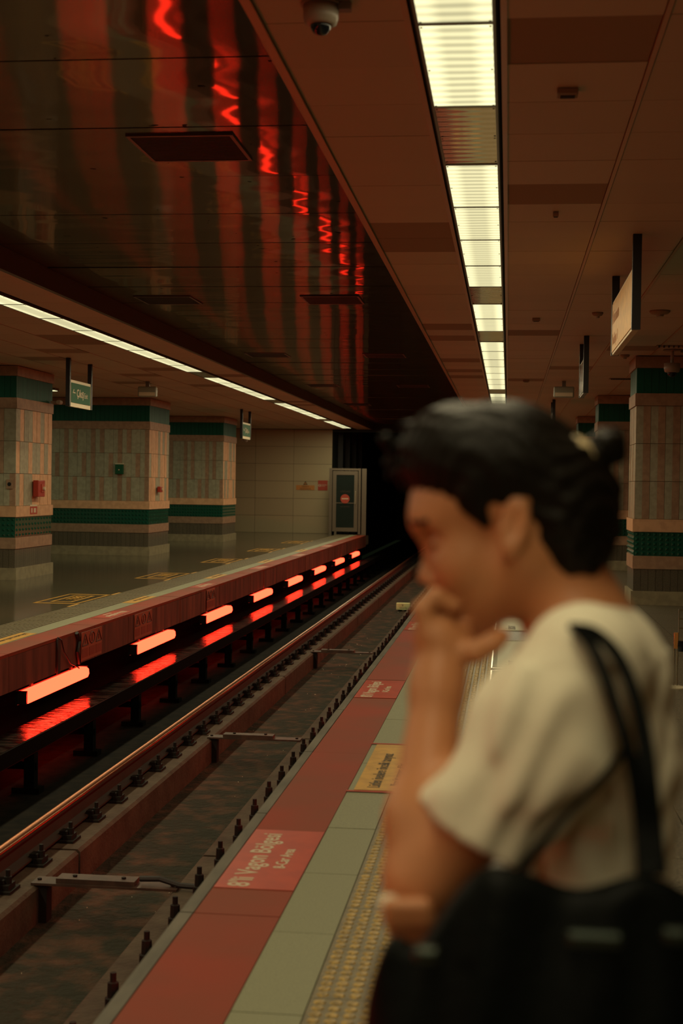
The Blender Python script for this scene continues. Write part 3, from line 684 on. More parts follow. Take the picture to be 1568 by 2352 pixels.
bevel(MB().box(0, .07, -.10, .10, -.06, .06).build('body', 'red_box', e_), .01); MB().lathe([(.03, .07), (.03, .09)], (0, .03, 0), 10, axis='x').build('button', 'white', e_)
q = P(275, 1078, 28.59); e_ = empty('emergency_release_box', (q.x, q.y, q.z), 'small green emergency box on the front of the wide pillar', 'call box')
bevel(MB().box(-.085, .085, -.06, 0, -.10, .10).build('body', 'sign_green', e_), .008); MB().box(-.085, .085, -.05, 0, .104, .125).build('header', 'white', e_); MB().lathe([(.012, -.062), (.012, -.07)], (0,0,-.01), 10, axis='y').build('button', 'white', e_)
q = P(22, 1112, 20.79); e_ = empty('small_plaque', (q.x, q.y, q.z), 'small dim plaque on the front of the leftmost far pillar', 'plaque')
MB().box(-.05, .05, -.012, 0, -.07, .07).build('plate', 'stone_pinkdark', e_); MB().lathe([(.03, -.012), (.03, -.016)], (0,0,0), 12, axis='y').build('symbol', 'dark_metal', e_)
q = P(365, 1220, 29.9); 
for (u, v, w_) in ((120, 924, 'leftmost far pillar'), (555, 1012, 'farthest far pillar')):
    q = on_side(u, v, -7.3); e_ = empty('wall_camera', (-7.375 if u < 130 else -7.315, q.y, q.z), 'tiny camera bracket high on the corner of the '+w_, 'security camera')
    MB().box(0, .12, -.03, .03, -.02, .02).build('arm', 'camera_white', e_); MB().lathe([(.035, -.09), (.04, -.0), (.035, .05)], (.14, 0, 0), 10, axis='y').build('body', 'camera_white', e_)
q = P(1450, 1154, 26.75); e_ = empty('fire_extinguisher_case', (1.60, 24.9, 1.30), 'narrow red case on the pillar behind the nearer pillar', 'call box')
e_.location = (q.x, 26.74, q.z); MB().box(-.05, .05, -.05, .03, -.16, .16).build('body', 'red_box', e_); MB().box(-.06, -.055, -.06, -.05, -.18, .18).build('handle', 'chrome', e_)
# end wall signs
ye = Y1-.004
q = P(701, 1120, ye); e_ = empty('warning_sign', (q.x, ye, q.z), 'yellow warning sign with black triangle on the end wall', 'sign')
MB().box(-.29, .29, -.006, 0, -.075, .075).build('plate', 'sign_orange', e_)
MB().prism([(-.07, .09), (.07, .09), (0, .21)], -.008, 0, mi=0).build('triangle', 'print_dark', e_); MB().prism([(-.045, .105), (.045, .105), (0, .18)], -.010, -.0085).build('triangle_face', 'sign_orange', e_)
MB().box(-.008, .008, -.012, -.0105, .115, .15).build('mark', 'print_dark', e_)
text('lettering', 'D\u0130KKAT', .06, 'print_dark', frame_m((0, -.0075, .02), (1,0,0), (0,0,1)), e_, 'CENTER')
text('lettering', 'TEHL\u0130KEL\u0130 B\u00d6LGE', .042, 'print_dark', frame_m((0, -.0075, -.03), (1,0,0), (0,0,1)), e_, 'CENTER')
text('lettering', 'G\u0130RMEK YASAKTIR', .042, 'print_dark', frame_m((0, -.0075, -.068), (1,0,0), (0,0,1)), e_, 'CENTER')
q = P(741, 1115, ye); e_ = empty('red_notice', (q.x, ye, q.z), 'square red notice with white round emblem on the end wall', 'sign')
MB().box(-.15, .15, -.006, 0, -.155, .155).build('plate', 'sign_red', e_)
m_ = MB(); seg = 20
for a in range(seg):
    t0, t1 = 2*pi*a/seg, 2*pi*(a+1)/seg
    m_.hexa([(-.1+.042*math.cos(t0), -.0065, .042*math.sin(t0)), (-.1+.03*math.cos(t0), -.0065, .03*math.sin(t0)), (-.1+.03*math.cos(t1), -.0065, .03*math.sin(t1)), (-.1+.042*math.cos(t1), -.0065, .042*math.sin(t1)),
            (-.1+.042*math.cos(t0), -.009, .042*math.sin(t0)), (-.1+.03*math.cos(t0), -.009, .03*math.sin(t0)), (-.1+.03*math.cos(t1), -.009, .03*math.sin(t1)), (-.1+.042*math.cos(t1), -.009, .042*math.sin(t1))])
m_.box(-.125, -.075, -.009, -.0065, -.006, .006); m_.build('emblem', 'print_white', e_)
text('lettering', '\u0130STANBUL', .042, 'print_white', frame_m((-.05, -.0075, .003), (1,0,0), (0,0,1)), e_); text('lettering', 'METRO', .036, 'print_white', frame_m((-.05, -.0075, -.035), (1,0,0), (0,0,1)), e_)
# end gate booth
gx0, gx1, gy = P(757, 1150, 43.2).x, P(828, 1150, 43.2).x, 43.2
e_ = empty('platform_end_gate', ((gx0+gx1)/2, gy, 0), 'grey metal-framed glass gate with a no-entry sign at the platform end', 'gate')
w2 = (gx1-gx0)/2; gh = 2.03
MB().box(-w2-.02, -w2+.07, -.03, .03, 0, gh).build('frame_post', 'alu', e_); MB().box(w2-.07, w2+.0, -.03, .03, 0, gh).build('frame_post', 'alu', e_); MB().box(-w2+.07, w2-.07, -.03, .03, gh-.06, gh).build('frame_head', 'alu', e_)
d_ = MB().box(-w2+.09, -w2+.20, -.035, .0, .10, gh-.08).box(w2-.20, w2-.09, -.035, .0, .10, gh-.08).box(-w2+.20, w2-.20, -.035, .0, .10, .22).box(-w2+.20, w2-.20, -.035, .0, gh-.2, gh-.08).build('door', 'alu', e_)
MB().box(-w2+.19, w2-.19, -.02, -.008, .21, gh-.19).build('pane', 'glass_dark', d_); MB().box(w2-.17, w2-.14, -.08, -.055, .95, 1.35).box(w2-.17, w2-.14, -.055, -.035, .97, .99).box(w2-.17, w2-.14, -.055, -.035, 1.31, 1.33).build('handle', 'chrome', d_)
MB().box(-w2+.20, w2-.20, -.034, -.021, .96, .985).build('crossbar', 'alu', d_)
n_ = MB().lathe([(.14, -.040), (.14, -.046)], (0, 0, 1.10), 28, axis='y').build('no_entry_disc', 'sign_red', e_); MB().box(-.10, .10, -.050, -.0465, 1.085, 1.12).build('no_entry_bar', 'print_white', e_)
text('lettering', 'G\u0130R\u0130LMEZ', .07, 'print_dark', frame_m((0, -.022, 1.30), (1,0,0), (0,0,1)), e_, 'CENTER'); text('lettering', 'NO ENTRY', .06, 'print_dark', frame_m((0, -.022, .84), (1,0,0), (0,0,1)), e_, 'CENTER')
MB().box(w2, w2+.03, .0, .75, .02, gh).build('side_panel', 'dark_metal', e_); MB().box(w2-.01, w2+.17, .0, .05, 0, gh).build('side_post', 'alu', e_)
MB().box(-w2+.15, -w2+.22, -.03, .03, 0, .10).box(w2-.08, w2-.01, -.03, .03, 0, .02).build('foot', 'alu', e_)
# ---- stickers on the near platform
def red_sticker(side, yc, label):
    x0 = EDGE+.052 if side < 0 else EDGE2-.05
    e_ = empty('floor_sticker', (x0, yc, .0), label, 'floor sticker', 'red eight-car area stickers')
    if side < 0:
        MB().box(0, .300, -.45, .45, .0018, .003).build('sheet', 'sticker_red', e_)
        text('lettering', "8'li Vagon B\u00f6lgesi", .118, 'print_white', frame_m((.125, -.43, .0034), (0,1,0), (-1,0,0)), e_, xs=.98, bold=.002)
        text('lettering', '8-Car Area', .068, 'print_white', frame_m((.22, -.16, .0034), (0,1,0), (-1,0,0)), e_, xs=.95, bold=.0015)
    else:
        MB().box(-.215, 0, -.45, .45, .0022, .003).build('sheet', 'sticker_red', e_)
        text('lettering', "8'li Vagon B\u00f6lgesi", .10, 'print_white', frame_m((-.115, .43, .0034), (0,-1,0), (1,0,0)), e_, xs=1.0, bold=.003)
        text('lettering', '8-Car Area', .06, 'print_white', frame_m((-.19, .16, .0034), (0,-1,0), (1,0,0)), e_, bold=.0015)
for i in range(4): red_sticker(-1, 5.62+4.83*i, f'red floor sticker lettered 8-Car Area on the near edge, {ORD[i]} one')
for i in range(5): red_sticker(1, 15.7+4.8*i, f'red 8-Car Area sticker on the far platform edge, {ORD[i]} one')
def yellow_sticker(side, yc, label):
    x0 = -.745 if side < 0 else EDGE2-.305
    e_ = empty('floor_sticker', (x0, yc, 0), label, 'floor sticker', 'yellow boarding stickers')
    if side < 0:
        MB().box(.015, .335, -.62, .62, .006, .0075).build('sheet', 'sticker_yellow', e_)
        text('lettering', 'L\u00fctfen inenlere \u00f6ncelik tan\u0131y\u0131n\u0131z', .088, 'print_dark', frame_m((.135, -.56, .008), (0,1,0), (-1,0,0)), e_, xs=.80, bold=.001)
        text('lettering', 'Please let passengers off first', .055, 'print_dark', frame_m((.22, -.5, .008), (0,1,0), (-1,0,0)), e_, xs=.9)
        MB().box(-.02, .345, -.66, -.635, .006, .008).box(-.02, .345, .635, .66, .006, .008).build('red_tape', 'sticker_red', e_)
    else:
        MB().box(-.17, 0, -.55, .55, .0022, .004).build('sheet', 'sticker_yellow', e_)
        text('lettering', 'L\u00fctfen inenlere \u00f6ncelik tan\u0131y\u0131n\u0131z', .07, 'print_dark', frame_m((-.11, .5, .0045), (0,-1,0), (1,0,0)), e_, xs=.85)
for i in range(3): yellow_sticker(-1, 7.55+4.83*i, f'yellow lettered floor sticker beside the near tactile strip, {ORD[i]} one')
for i in range(5): yellow_sticker(1, 13.0+4.8*i, f'yellow lettered sticker on the far platform border, {ORD[i]} one')
def frame_sticker(i, yc):
    e_ = empty('floor_marking', (-5.52, yc, 0), f'yellow outlined waiting box on the far platform floor, {ORD[i]} one', 'floor marking', 'yellow waiting boxes')
    m_ = MB()
    for (a, b, c_, d_) in ((-.28,.28,-.75,-.68), (-.28,.28,.68,.75), (-.28,-.25,-.7,.7), (.25,.28,-.7,.7), (-.14,.14,-.5,-.45), (-.14,.14,.45,.5), (-.14,-.11,-.45,.45), (.11,.14,-.45,.45)): m_.box(a, b, c_, d_, .001, .0025)
    m_.build('outline', 'sticker_yellow', e_)
    text('lettering', 'BEKLE', .18, 'sticker_yellow', frame_m((-.06, .36, .0025), (0,-1,0), (1,0,0)), e_, bold=.003)
    for s_ in (-1, 1): MB().box(.28, .32, s_*.95-.2, s_*.95+.2, .001, .0025).build('side_line', 'sticker_yellow', e_)
for i in range(5): frame_sticker(i, 17.7+4.8*i)
# hatch plates + far stickers seen under the chin
def hatch(i, x, y, sx, sy, stick):
    e_ = empty('floor_hatch', (x, y, 0), f'metal-framed floor hatch beyond the chin and shoulder, {ORD[i]} one', 'floor hatch', 'floor hatches of the near platform')
    m_ = MB().box(0, sx, 0, .015, .001, .006).box(0, sx, sy-.015, sy, .001, .006).box(0, .012, .015, sy-.015, .001, .006).box(sx-.012, sx, .015, sy-.015, .001, .006); m_.build('frame', 'chrome', e_)
    MB().box(.013, sx-.013, .016, sy-.016, .001, .004).build('plate', 'tile_grey', e_)
    if stick: MB().box(.05, sx-.08, .08, sy-.1, .0045, .0055).build('cream_sheet', 'sticker_cream', e_); text('lettering', 'D\u0130KKAT', .11, 'print_dark', frame_m((.22, .12, .006), (0,1,0), (-1,0,0)), e_)
hatch(0, -.12, 10.2, .62, 1.5, True); hatch(1, -.12, 11.85, .62, 2.2, True); hatch(2, -.12, 15.0, .5, 1.6, True)
MB_b = MB().box(0, .30, 0, 1.4, .002, .006)
tag(MB_b.build('floor_sticker', 'sticker_blue', loc=(.14, 16.6, 0)), 'blue floor sticker glimpsed between the neck and the hand', 'floor sticker')
# drain/warning plates on the coping face of the far platform
def face_plate(yc, w, label):
    e_ = empty('warning_plate', (EDGE2+.008, yc, -.17), label, 'sign', 'pictogram plates on the far platform face')
    MB().box(0, .004, -w/2, w/2, -.15, .14).build('plate', 'sign_plate', e_)
    m_ = MB()
    for i, yy in enumerate((-w/3, 0, w/3)):
        if i != 1:
            for (p0, p1) in (((-.10,.0),(.10,.0)), ((.10,.0),(0,.12)), ((0,.12),(-.10,.0))):
                m_.ring([(.006, yy+p0[0], p0[1]), (.006, yy+p1[0], p1[1])], .006, 4)
            m_.box(.004, .008, yy-.01, yy+.01, .02, .07)
        else:
            m_.ring([(.006, yy+.09*math.cos(a*pi/6), .06+.06*math.sin(a*pi/6)) for a in range(13)], .006, 4); m_.box(.004, .008, yy-.01, yy+.01, .02, .10)
    m_.build('pictograms', 'print_plate', e_)
    for yy in (-w/3, 0, w/3): MB().box(.0045, .007, yy-.10, yy+.10, -.12, -.03).build('caption_box', 'print_plate2', e_)
face_plate(16.45, .80, 'reddish plate with three warning pictograms on the far platform face')
face_plate(14.35, .72, 'worn plate with warning pictograms behind the loose cable, nearest lamp')
face_plate(20.3, .55, 'dim faded pictogram plate on the far platform face beyond the second lamp')
e_ = empty('loose_cable', (EDGE2+.01, 13.3, -.05), 'loose black cable hanging over the joint of the far platform face', 'cable')
MB().ring([(.008,-.1,.055),(.012,0,.02),(.014,.08,-.10),(.012,.3,-.24),(.01,.55,-.31),(.0,.62,-.33)], .007, 6).build('thin_cable', 'cable', e_)
MB().box(-.005, .012, -.10, -.02, -.30, .04).build('joint_strip', 'cable', e_); MB().ring([(.01,.5,.04),(.014,.58,-.05),(.012,.52,-.15),(.01,.60,-.28)], .02, 6).build('thick_cable', 'cable', e_)
# stanchion on the right
q = P(1550, 1580, Yat(1580, 1550, 1.5)); e_ = empty('barrier_post', (q.x, q.y, 0), 'chrome barrier post on a round base at the right picture edge', 'barrier')
MB().lathe([(.09, 0), (.09, .008), (.03, .02)], (0,0,0), 28).build('base', 'white', e_)
for dx in (-.012, .012): MB().lathe([(.006, .015), (.006, .42)], (dx,0,0), 8).build('pole', 'chrome', e_)
MB().box(-.014, .014, -.014, .014, .30, .42).build('collar', 'sign_orange', e_); MB().lathe([(.035, -.04), (.038, .0), (.035, .04)], (.045, 0, .32), 14, axis='z').build('belt_reel', 'black_gloss', e_); MB().box(.016, .024, -.006, .006, .30, .60).box(.024, .10, -.004, .004, .585, .60).box(.024, .10, -.003, .003, .52, .53).box(.024, .10, -.003, .003, .45, .46).build('sign_holder', 'chrome', e_)
# ================================================================== PERSON (implicit surface -> one continuous mesh)
import openvdb
class Field:
    def __init__(s, lo, hi, h):
        s.lo = np.array(lo, float); s.h = h; s.n = np.ceil((np.array(hi)-s.lo)/h).astype(int)+1
        s.F = np.full(s.n, .05, np.float32); s.ax = [(s.lo[i]+h*np.arange(s.n[i])).astype(np.float32) for i in range(3)]
    def sub(s, lo, hi, pad):
        a = np.maximum(((np.array(lo)-pad-s.lo)/s.h).astype(int), 0); b = np.minimum(((np.array(hi)+pad-s.lo)/s.h).astype(int)+2, s.n)
        sl = tuple(slice(int(a[i]), int(max(b[i], a[i]+1))) for i in range(3))
        return sl, s.ax[0][sl[0]][:,None,None], s.ax[1][sl[1]][None,:,None], s.ax[2][sl[2]][None,None,:]
    def join(s, sl, d, k, op='add'):
        A = s.F[sl]
        if op == 'sub':
            d = -d; hh = np.clip(.5-.5*(A-d)/k, 0, 1) if False else None
            hq = np.maximum(k-np.abs(A-d), 0)/k; s.F[sl] = np.maximum(A, d)+hq*hq*k*.25
        else:
            hq = np.maximum(k-np.abs(A-d), 0)/k; s.F[sl] = np.minimum(A, d)-hq*hq*k*.25
    def cone(s, a, b, ra, rb, k=.012, sy=1.0, op='add'):
        a, b = np.array(a), np.array(b); r_ = max(ra, rb)
        lo = np.minimum(a, b)-np.array([r_, r_*sy, r_]); hi = np.maximum(a, b)+np.array([r_, r_*sy, r_])
        sl, X, Y, Z = s.sub(lo, hi, .03); ba = (b-a).copy(); ba[1] /= sy; L = float(ba@ba)+1e-12
        px, py, pz = X-a[0], (Y-a[1])/sy, Z-a[2]
        t_ = np.clip((px*ba[0]+py*ba[1]+pz*ba[2])/L, 0, 1)
        d = np.sqrt((px-t_*ba[0])**2+(py-t_*ba[1])**2+(pz-t_*ba[2])**2)-(ra+(rb-ra)*t_); s.join(sl, d, k, op)
    def ell(s, c, r_, rot=0, k=.012, op='add', rotz=0):  # rot about the Y axis
        c, r_ = np.array(c), np.array(r_); R_ = max(r_)
        sl, X, Y, Z = s.sub(c-R_, c+R_, .03); px, py, pz = X-c[0], Y-c[1], Z-c[2]
        if rotz: cz, sz = math.cos(rotz), math.sin(rotz); px, py = cz*px+sz*py, -sz*px+cz*py
        cs, sn = math.cos(rot), math.sin(rot); qx = cs*px+sn*pz; qz = -sn*px+cs*pz
        k0 = np.sqrt((qx/r_[0])**2+(py/r_[1])**2+(qz/r_[2])**2); k1 = np.sqrt((qx/r_[0]**2)**2+(py/r_[1]**2)**2+(qz/r_[2]**2)**2)+1e-9
        s.join(sl, (k0*(k0-1)/k1).astype(np.float32), k, op)
    def plane(s, p, n):   # keep the side the normal points away from
        n = np.array(n, float); n /= np.linalg.norm(n)
        d = (s.ax[0][:,None,None]-p[0])*n[0]+(s.ax[1][None,:,None]-p[1])*n[1]+(s.ax[2][None,None,:]-p[2])*n[2]
        s.F = np.maximum(s.F, d.astype(np.float32))
    def mesh(s, name, mk, smooth_it=1):
        g_ = openvdb.FloatGrid(.05); g_.copyFromArray(np.ascontiguousarray(s.F))
        pts, tri, quads = g_.convertToPolygons(isovalue=0.0, adaptivity=0.0)
        v = pts*s.h+s.lo
        me = bpy.data.meshes.new(name); faces = [tuple(int(i) for i in q[::-1]) for q in quads]+[tuple(int(i) for i in q[::-1]) for q in tri]
        me.from_pydata(v.tolist(), [], faces); me.materials.append(MT[mk]); me.polygons.foreach_set('use_smooth', [True]*len(me.polygons)); me.update()
        return me
def sym(fn):  # both sides of the head
    for s_ in (-1, 1): fn(s_)
YM = 1.50                                   # mid plane of the body
person = empty('person', (P(1300, 2300, YM).x, YM, 0), 'person in white T-shirt, head bowed, hand at the mouth, black bag on shoulder', 'person')
PL = Vector(person.location)
lo, hi = (-.30, 1.12, -.0), (.34, 1.86, 1.68)
B = Field(lo, hi, .0042)
q = lambda u, v, y=YM: np.array(P(u, v, y))
# head
B.ell(q(1165, 1112), (.094, .073, .078), R(-12))
B.ell(q(1035, 1165), (.043, .055, .046), R(-20), .02)
B.cone(q(1075, 1190), q(1088, 1340), .046, .034, .02)
B.cone(q(1190, 1290), q(1075, 1425), .030, .018, .03)
sym(lambda s_: B.cone(q(1195, 1280, YM+s_*.048), q(1082, 1415, YM+s_*.016), .020, .017, .03))
sym(lambda s_: B.ell(q(1065, 1290, YM+s_*.030), (.030, .028, .036), R(-10), .02))
B.ell(q(1062, 1428), (.017, .020, .015), 0, .015)                       # chin
B.cone(q(985, 1195), q(995, 1200), .017, .020, .015, 2.0)                # brow
B.cone(q(994, 1240), q(982, 1315), .0065, .0085, .010)                  # nose ridge
B.ell(q(982, 1325), (.0110, .010, .009), 0, .006)
sym(lambda s_: B.ell(q(996, 1338, YM+s_*.011), (.009, .006, .0065), 0, .005))
sym(lambda s_: B.ell(q(985, 1243, YM+s_*.034), (.017, .015, .012), 0, .010, 'sub'))
sym(lambda s_: B.ell(q(1016, 1246, YM+s_*.030), (.0125, .0125, .0115), 0, .004))  # lid over the eyeball
B.ell(q(1012, 1372), (.010, .018, .0065), R(20), .006)
B.ell(q(1022, 1392), (.010, .016, .0065), R(10), .005)
def ear(s_):
    yy = YM+s_*.073
    B.ell(q(1182, 1212, yy), (.0155, .008, .031), R(-10), .006)
    B.ell(q(1176, 1205, yy+s_*.007), (.009, .006, .019), R(-10), .004, 'sub')
    B.ell(q(1170, 1262, yy), (.008, .006, .011), 0, .006)
    B.ell(q(1152, 1222, yy+s_*.001), (.004, .005, .007), 0, .004)
sym(ear)
# neck and trunk
B.cone(q(1245, 1250), q(1330, 1430), .050, .054, .03)
B.cone(q(1345, 1455), q(1375, 1510), .040, .045, .03, 1.6)
B.cone(q(1350, 1530), q(1350, 1740), .058, .070, .03, 1.8)
B.cone(q(1350, 1740), q(1345, 2050), .070, .064, .03, 1.8)
B.cone(q(1345, 2050), q(1318, 2260), .066, .088, .03, 1.65)
LS = q(1345, 1530, 1.352); RS = q(1350, 1530, 1.648)
B.cone(LS, RS, .042, .042, .03)
# legs under the trousers
for s_ in (-1, 1):
    hip = np.array([PL.x, YM+s_*.085, .90]); kn = np.array([PL.x-.015, YM+s_*.09, .47]); an = np.array([PL.x+.02, YM+s_*.09, .09])
    B.cone(hip, kn, .078, .052, .04); B.cone(kn, an, .052, .034, .03); B.cone(an, an+np.array([-.10, 0, -.04]), .030, .024, .03)
# left arm (towards the camera): shoulder -> elbow -> hand at the mouth
LE = q(968, 2020, 1.335); LW = q(1004, 1575, 1.415)
B.cone(LS, q(1110, 1850, 1.335), .044, .043, .03); B.cone(q(1110, 1850, 1.335), LE, .043, .033, .02)
B.cone(LE, q(968, 1880, 1.36), .032, .034, .02); B.cone(q(972, 1880, 1.36), LW, .033, .0235, .02)
HP = q(1015, 1490, 1.43)
B.cone(LW, HP, .024, .027, .02, 1.1); B.cone(q(1000, 1455, 1.425), q(1040, 1480, 1.445), .022, .024, .012)
def finger(pts, r0, r1, k=.004):
    n_ = len(pts)-1
    for i in range(n_): B.cone(pts[i], pts[i+1], r0+(r1-r0)*i/n_, r0+(r1-r0)*(i+1)/n_, k)
for j, (dy, L_) in enumerate(((-.026, .9), (-.008, 1.0), (.010, .98), (.027, .85))):
    y0_ = 1.437+dy
    finger([q(985, 1462+3*j, y0_), q(968+2*j, 1400+4*j, y0_+.002), q(1000, 1368+6*j, y0_+.006), q(1032*1.0+6*L_, 1392+4*j, y0_+.008)], .0098, .0078)
finger([q(1040, 1500, 1.418), q(1090, 1497, 1.412), q(1130, 1478, 1.42), q(1150, 1462, 1.43)], .0125, .0095)       # thumb along the jaw
# right arm across the waist, hand cupping the left elbow
RE = q(1235, 2060, 1.60); RW = q(1050, 2105, 1.44)
B.cone(RS, RE, .045, .034, .03); B.cone(RE, RW, .034, .023, .02)
B.cone(RW, q(985, 2120, 1.385), .023, .026, .02); B.cone(q(985, 2120, 1.385), q(960, 2125, 1.345), .024, .022, .012)
for j in range(4):
    x_ = 1005-26*j; 
    finger([q(x_, 2135, 1.345), q(x_-14, 2140, 1.312), q(x_-26, 2110, 1.292), q(x_-30, 2080, 1.287)], .0095, .0075)
finger([q(960, 2105, 1.375), q(915, 2090, 1.370), q(890, 2068, 1.355)], .011, .0088)
# straighten fingers above: nothing below the elbow sticks out of the hand
body = put('body', B.mesh('body', 'skin')); body.parent = person; body.data.transform(Matrix.Translation(-PL))
# closed lids, lips, brows, nail
ex = MB()
for s_ in (-1, 1):
    pts = [P(990+6*abs(i-1), 1258-3*abs(i-1), YM+s_*(.020+.010*i)) for i in range(3)]
    ex.ring([p-PL for p in pts], .0016, 5)
ex.build('eyelashes', 'eye_dark', person)
ex = MB()
for s_ in (-1, 1):
    ex.ring([Vector(P(947, 1205, YM+s_*.012))-PL, Vector(P(952, 1198, YM+s_*.028))-PL, Vector(P(982, 1198, YM+s_*.049))-PL], [.003, .0045, .003], 6)
ex.build('eyebrows', 'hair', person)
bc = Vector(P(893, 2080, 1.305))-PL
MB().lathe([(.0, -.004), (.009, -.003), (.011, .0), (.009, .003), (.0, .004)], tuple(bc), 12, axis='y').build('ring_stone', 'shirt', person, smooth=True)
# hair
Hh = Field(q(860, 1400)-np.array([0,.14,0])-.0, q(1470, 890)+np.array([0,.14,0]), .0036)
Hh.lo = Hh.lo
Hh.ell(q(1150, 1078), (.106, .083, .066), R(-7), .02)
Hh.ell(q(1288, 1165), (.058, .075, .070), R(8), .02)
Hh.ell(q(1060, 1040), (.060, .070, .045), R(-20), .02)
Hh.ell(q(1308, 1262), (.042, .062, .040), R(25), .02)
Hh.ell(q(1195, 1000), (.044, .060, .034), R(-20), .015)
sym(lambda s_: Hh.cone(q(1085, 1140, YM+s_*.060), q(1112, 1205, YM+s_*.062), .016, .005, .012))
sym(lambda s_: Hh.ell(q(1172, 1245, YM+s_*.085), (.020, .022, .034), R(-8), .004, 'sub'))
Hh.ell(q(1392, 1030), (.022, .026, .020), 0, .004)
Hh.cone(q(1345, 1085), q(1380, 1045), .012, .012, .008)
Hh.ell(q(1355, 1150), (.028, .045, .045), R(20), .012)
for (a, b, c_) in (((905,1060,-.02),(880,1010,-.03),(930,975,-.02)), ((930,1120,.0),(888,1060,.0),(905,1000,.0)), ((950,1000,.02),(905,1030,.02),(893,1095,.02)), ((1400,1080,-.01),(1422,1130,0),(1405,1180,0)), ((1390,1180,0),(1418,1225,.01),(1395,1270,.01)), ((1000,950,-.01),(1060,925,0),(1130,930,0)), ((1330,1300,.0),(1365,1325,0),(1352,1345,0)), ((1390,1000,0),(1418,985,.01),(1428,1020,.01))):
    Hh.cone(q(a[0], a[1], YM+a[2]), q(b[0], b[1], YM+b[2]), .004, .0035, .006); Hh.cone(q(b[0], b[1], YM+b[2]), q(c_[0], c_[1], YM+c_[2]), .0035, .0025, .006)
X, Y, Z = np.meshgrid(*Hh.ax, indexing='ij')
Hh.F += (.0016*np.sin(260*(Z+.35*X)+30*Y)*np.sin(60*Y+20*X)+.0012*np.sin(420*(Y*.6+Z*.4)+9*np.sin(40*X))).astype(np.float32)
hair = put('hair', Hh.mesh('hair', 'hair')); hair.parent = person; hair.data.transform(Matrix.Translation(-PL))
cl = MB().ring([Vector(P(1310, 1012, YM-.022))-PL, Vector(P(1330, 1034, YM-.03))-PL, Vector(P(1362, 1070, YM-.035))-PL], [.008, .013, .008], 10)
cl.build('hair_clip', 'clip', person, smooth=True)
# T-shirt
T = Field((-.24, 1.20, .98), (.30, 1.80, 1.46), .0042)
T.cone(q(1335, 1478), q(1385, 1462), .040, .038, .015, 2.2)
T.cone(q(1345, 1520), q(1400, 1530), .055, .055, .02, 2.3)
T.cone(q(1355, 1560), q(1358, 1740), .074, .080, .025, 1.8)
T.cone(q(1358, 1740), q(1352, 2120), .080, .076, .02, 1.8)
T.cone(q(1425, 1570), q(1442, 1740), .040, .042, .025, 2.4); T.cone(q(1442, 1740), q(1425, 2100), .042, .042, .025, 2.4)
T.cone(q(1340, 1525, 1.37), q(1340, 1525, 1.63), .054, .054, .02)
sd = q(1345, 1530, 1.352); se = q(1050, 1975, 1.325)
T.cone(sd, q(1255, 1680, 1.34), .056, .070, .02); T.cone(q(1255, 1680, 1.34), q(1100, 1900, 1.33), .070, .056, .015); T.cone(q(1100, 1900, 1.33), se, .056, .056, .01)
rd = q(1355, 1530, 1.648); T.cone(rd, q(1290, 1850, 1.63), .056, .060, .02)
nrm = (q(1090, 1907, 1.33)-q(1265, 1620, 1.33)); nn_ = nrm/np.linalg.norm(nrm); hem = q(1080, 1908, 1.33)
X, Y, Z = np.meshgrid(*T.ax, indexing='ij')
fold = (.0035*np.sin(46*(X*.8+Z*.9)+6*np.sin(22*Y)+1.1)+.0028*np.sin(85*(Z-.5*X)+5*np.sin(30*X+12*Y))+.002*np.sin(30*Y+60*Z)).astype(np.float32)
T.F += fold*np.where(X > q(1400, 1600)[0], .45, 1).astype(np.float32)*(Z < q(1300, 1480)[2])
dpl = ((X-hem[0])*nn_[0]+(Y-hem[1])*nn_[1]+(Z-hem[2])*nn_[2]).astype(np.float32)
near_arm = (Y < 1.415) & (X < hem[0]+.075)
T.F = np.where(near_arm, np.maximum(T.F, dpl), T.F)
# hollow sleeve mouth
T.cone(q(1130, 1850, 1.335), se, .044, .048, .004, op='sub')
T.cone(q(1280, 1850, 1.63)+np.array([0,0,-.03]), q(1270, 1990, 1.63), .056, .056, .004, op='sub')
# neck opening
T.cone(q(1150, 1250), q(1322, 1412), .055, .056, .006, op='sub')
T.plane((0, 0, q(1300, 2110)[2]), (0, 0, -1))
ts = put('t_shirt', T.mesh('t_shirt', 'shirt')); ts.parent = person; ts.data.transform(Matrix.Translation(-PL))
# trousers
K = Field((-.22, 1.24, .05), (.32, 1.76, 1.10), .006)
K.cone(q(1330, 2075), q(1322, 2260), .090, .100, .03, 1.62)
for s_ in (-1, 1):
    hip = np.array([PL.x, YM+s_*.085, .90]); kn = np.array([PL.x-.015, YM+s_*.095, .47]); an = np.array([PL.x+.02, YM+s_*.10, .07])
    K.cone(hip, kn, .100, .085, .04); K.cone(kn, an, .085, .075, .03)
K.plane((0, 0, q(1300, 2040)[2]), (0, 0, 1)); K.plane((0, 0, .075), (0, 0, -1))
tr = put('trousers', K.mesh('trousers', 'black_cloth')); tr.parent = person; tr.data.transform(Matrix.Translation(-PL))
for s_ in (-1, 1):
    F_ = Field((PL.x-.22, YM+s_*.10-.07, 0.0-.01), (PL.x+.12, YM+s_*.10+.07, .13), .005)
    F_.cone((PL.x+.03, YM+s_*.10, .045), (PL.x-.14, YM+s_*.10, .035), .044, .035, .02, 1.0); F_.cone((PL.x+.02, YM+s_*.10, .06), (PL.x+.02, YM+s_*.10, .10), .042, .040, .02)
    F_.plane((0, 0, 0.001), (0, 0, -1))
    sh = put('shoe', F_.mesh('shoe', 'shoe')); sh.parent = person; sh.data.transform(Matrix.Translation(-PL))
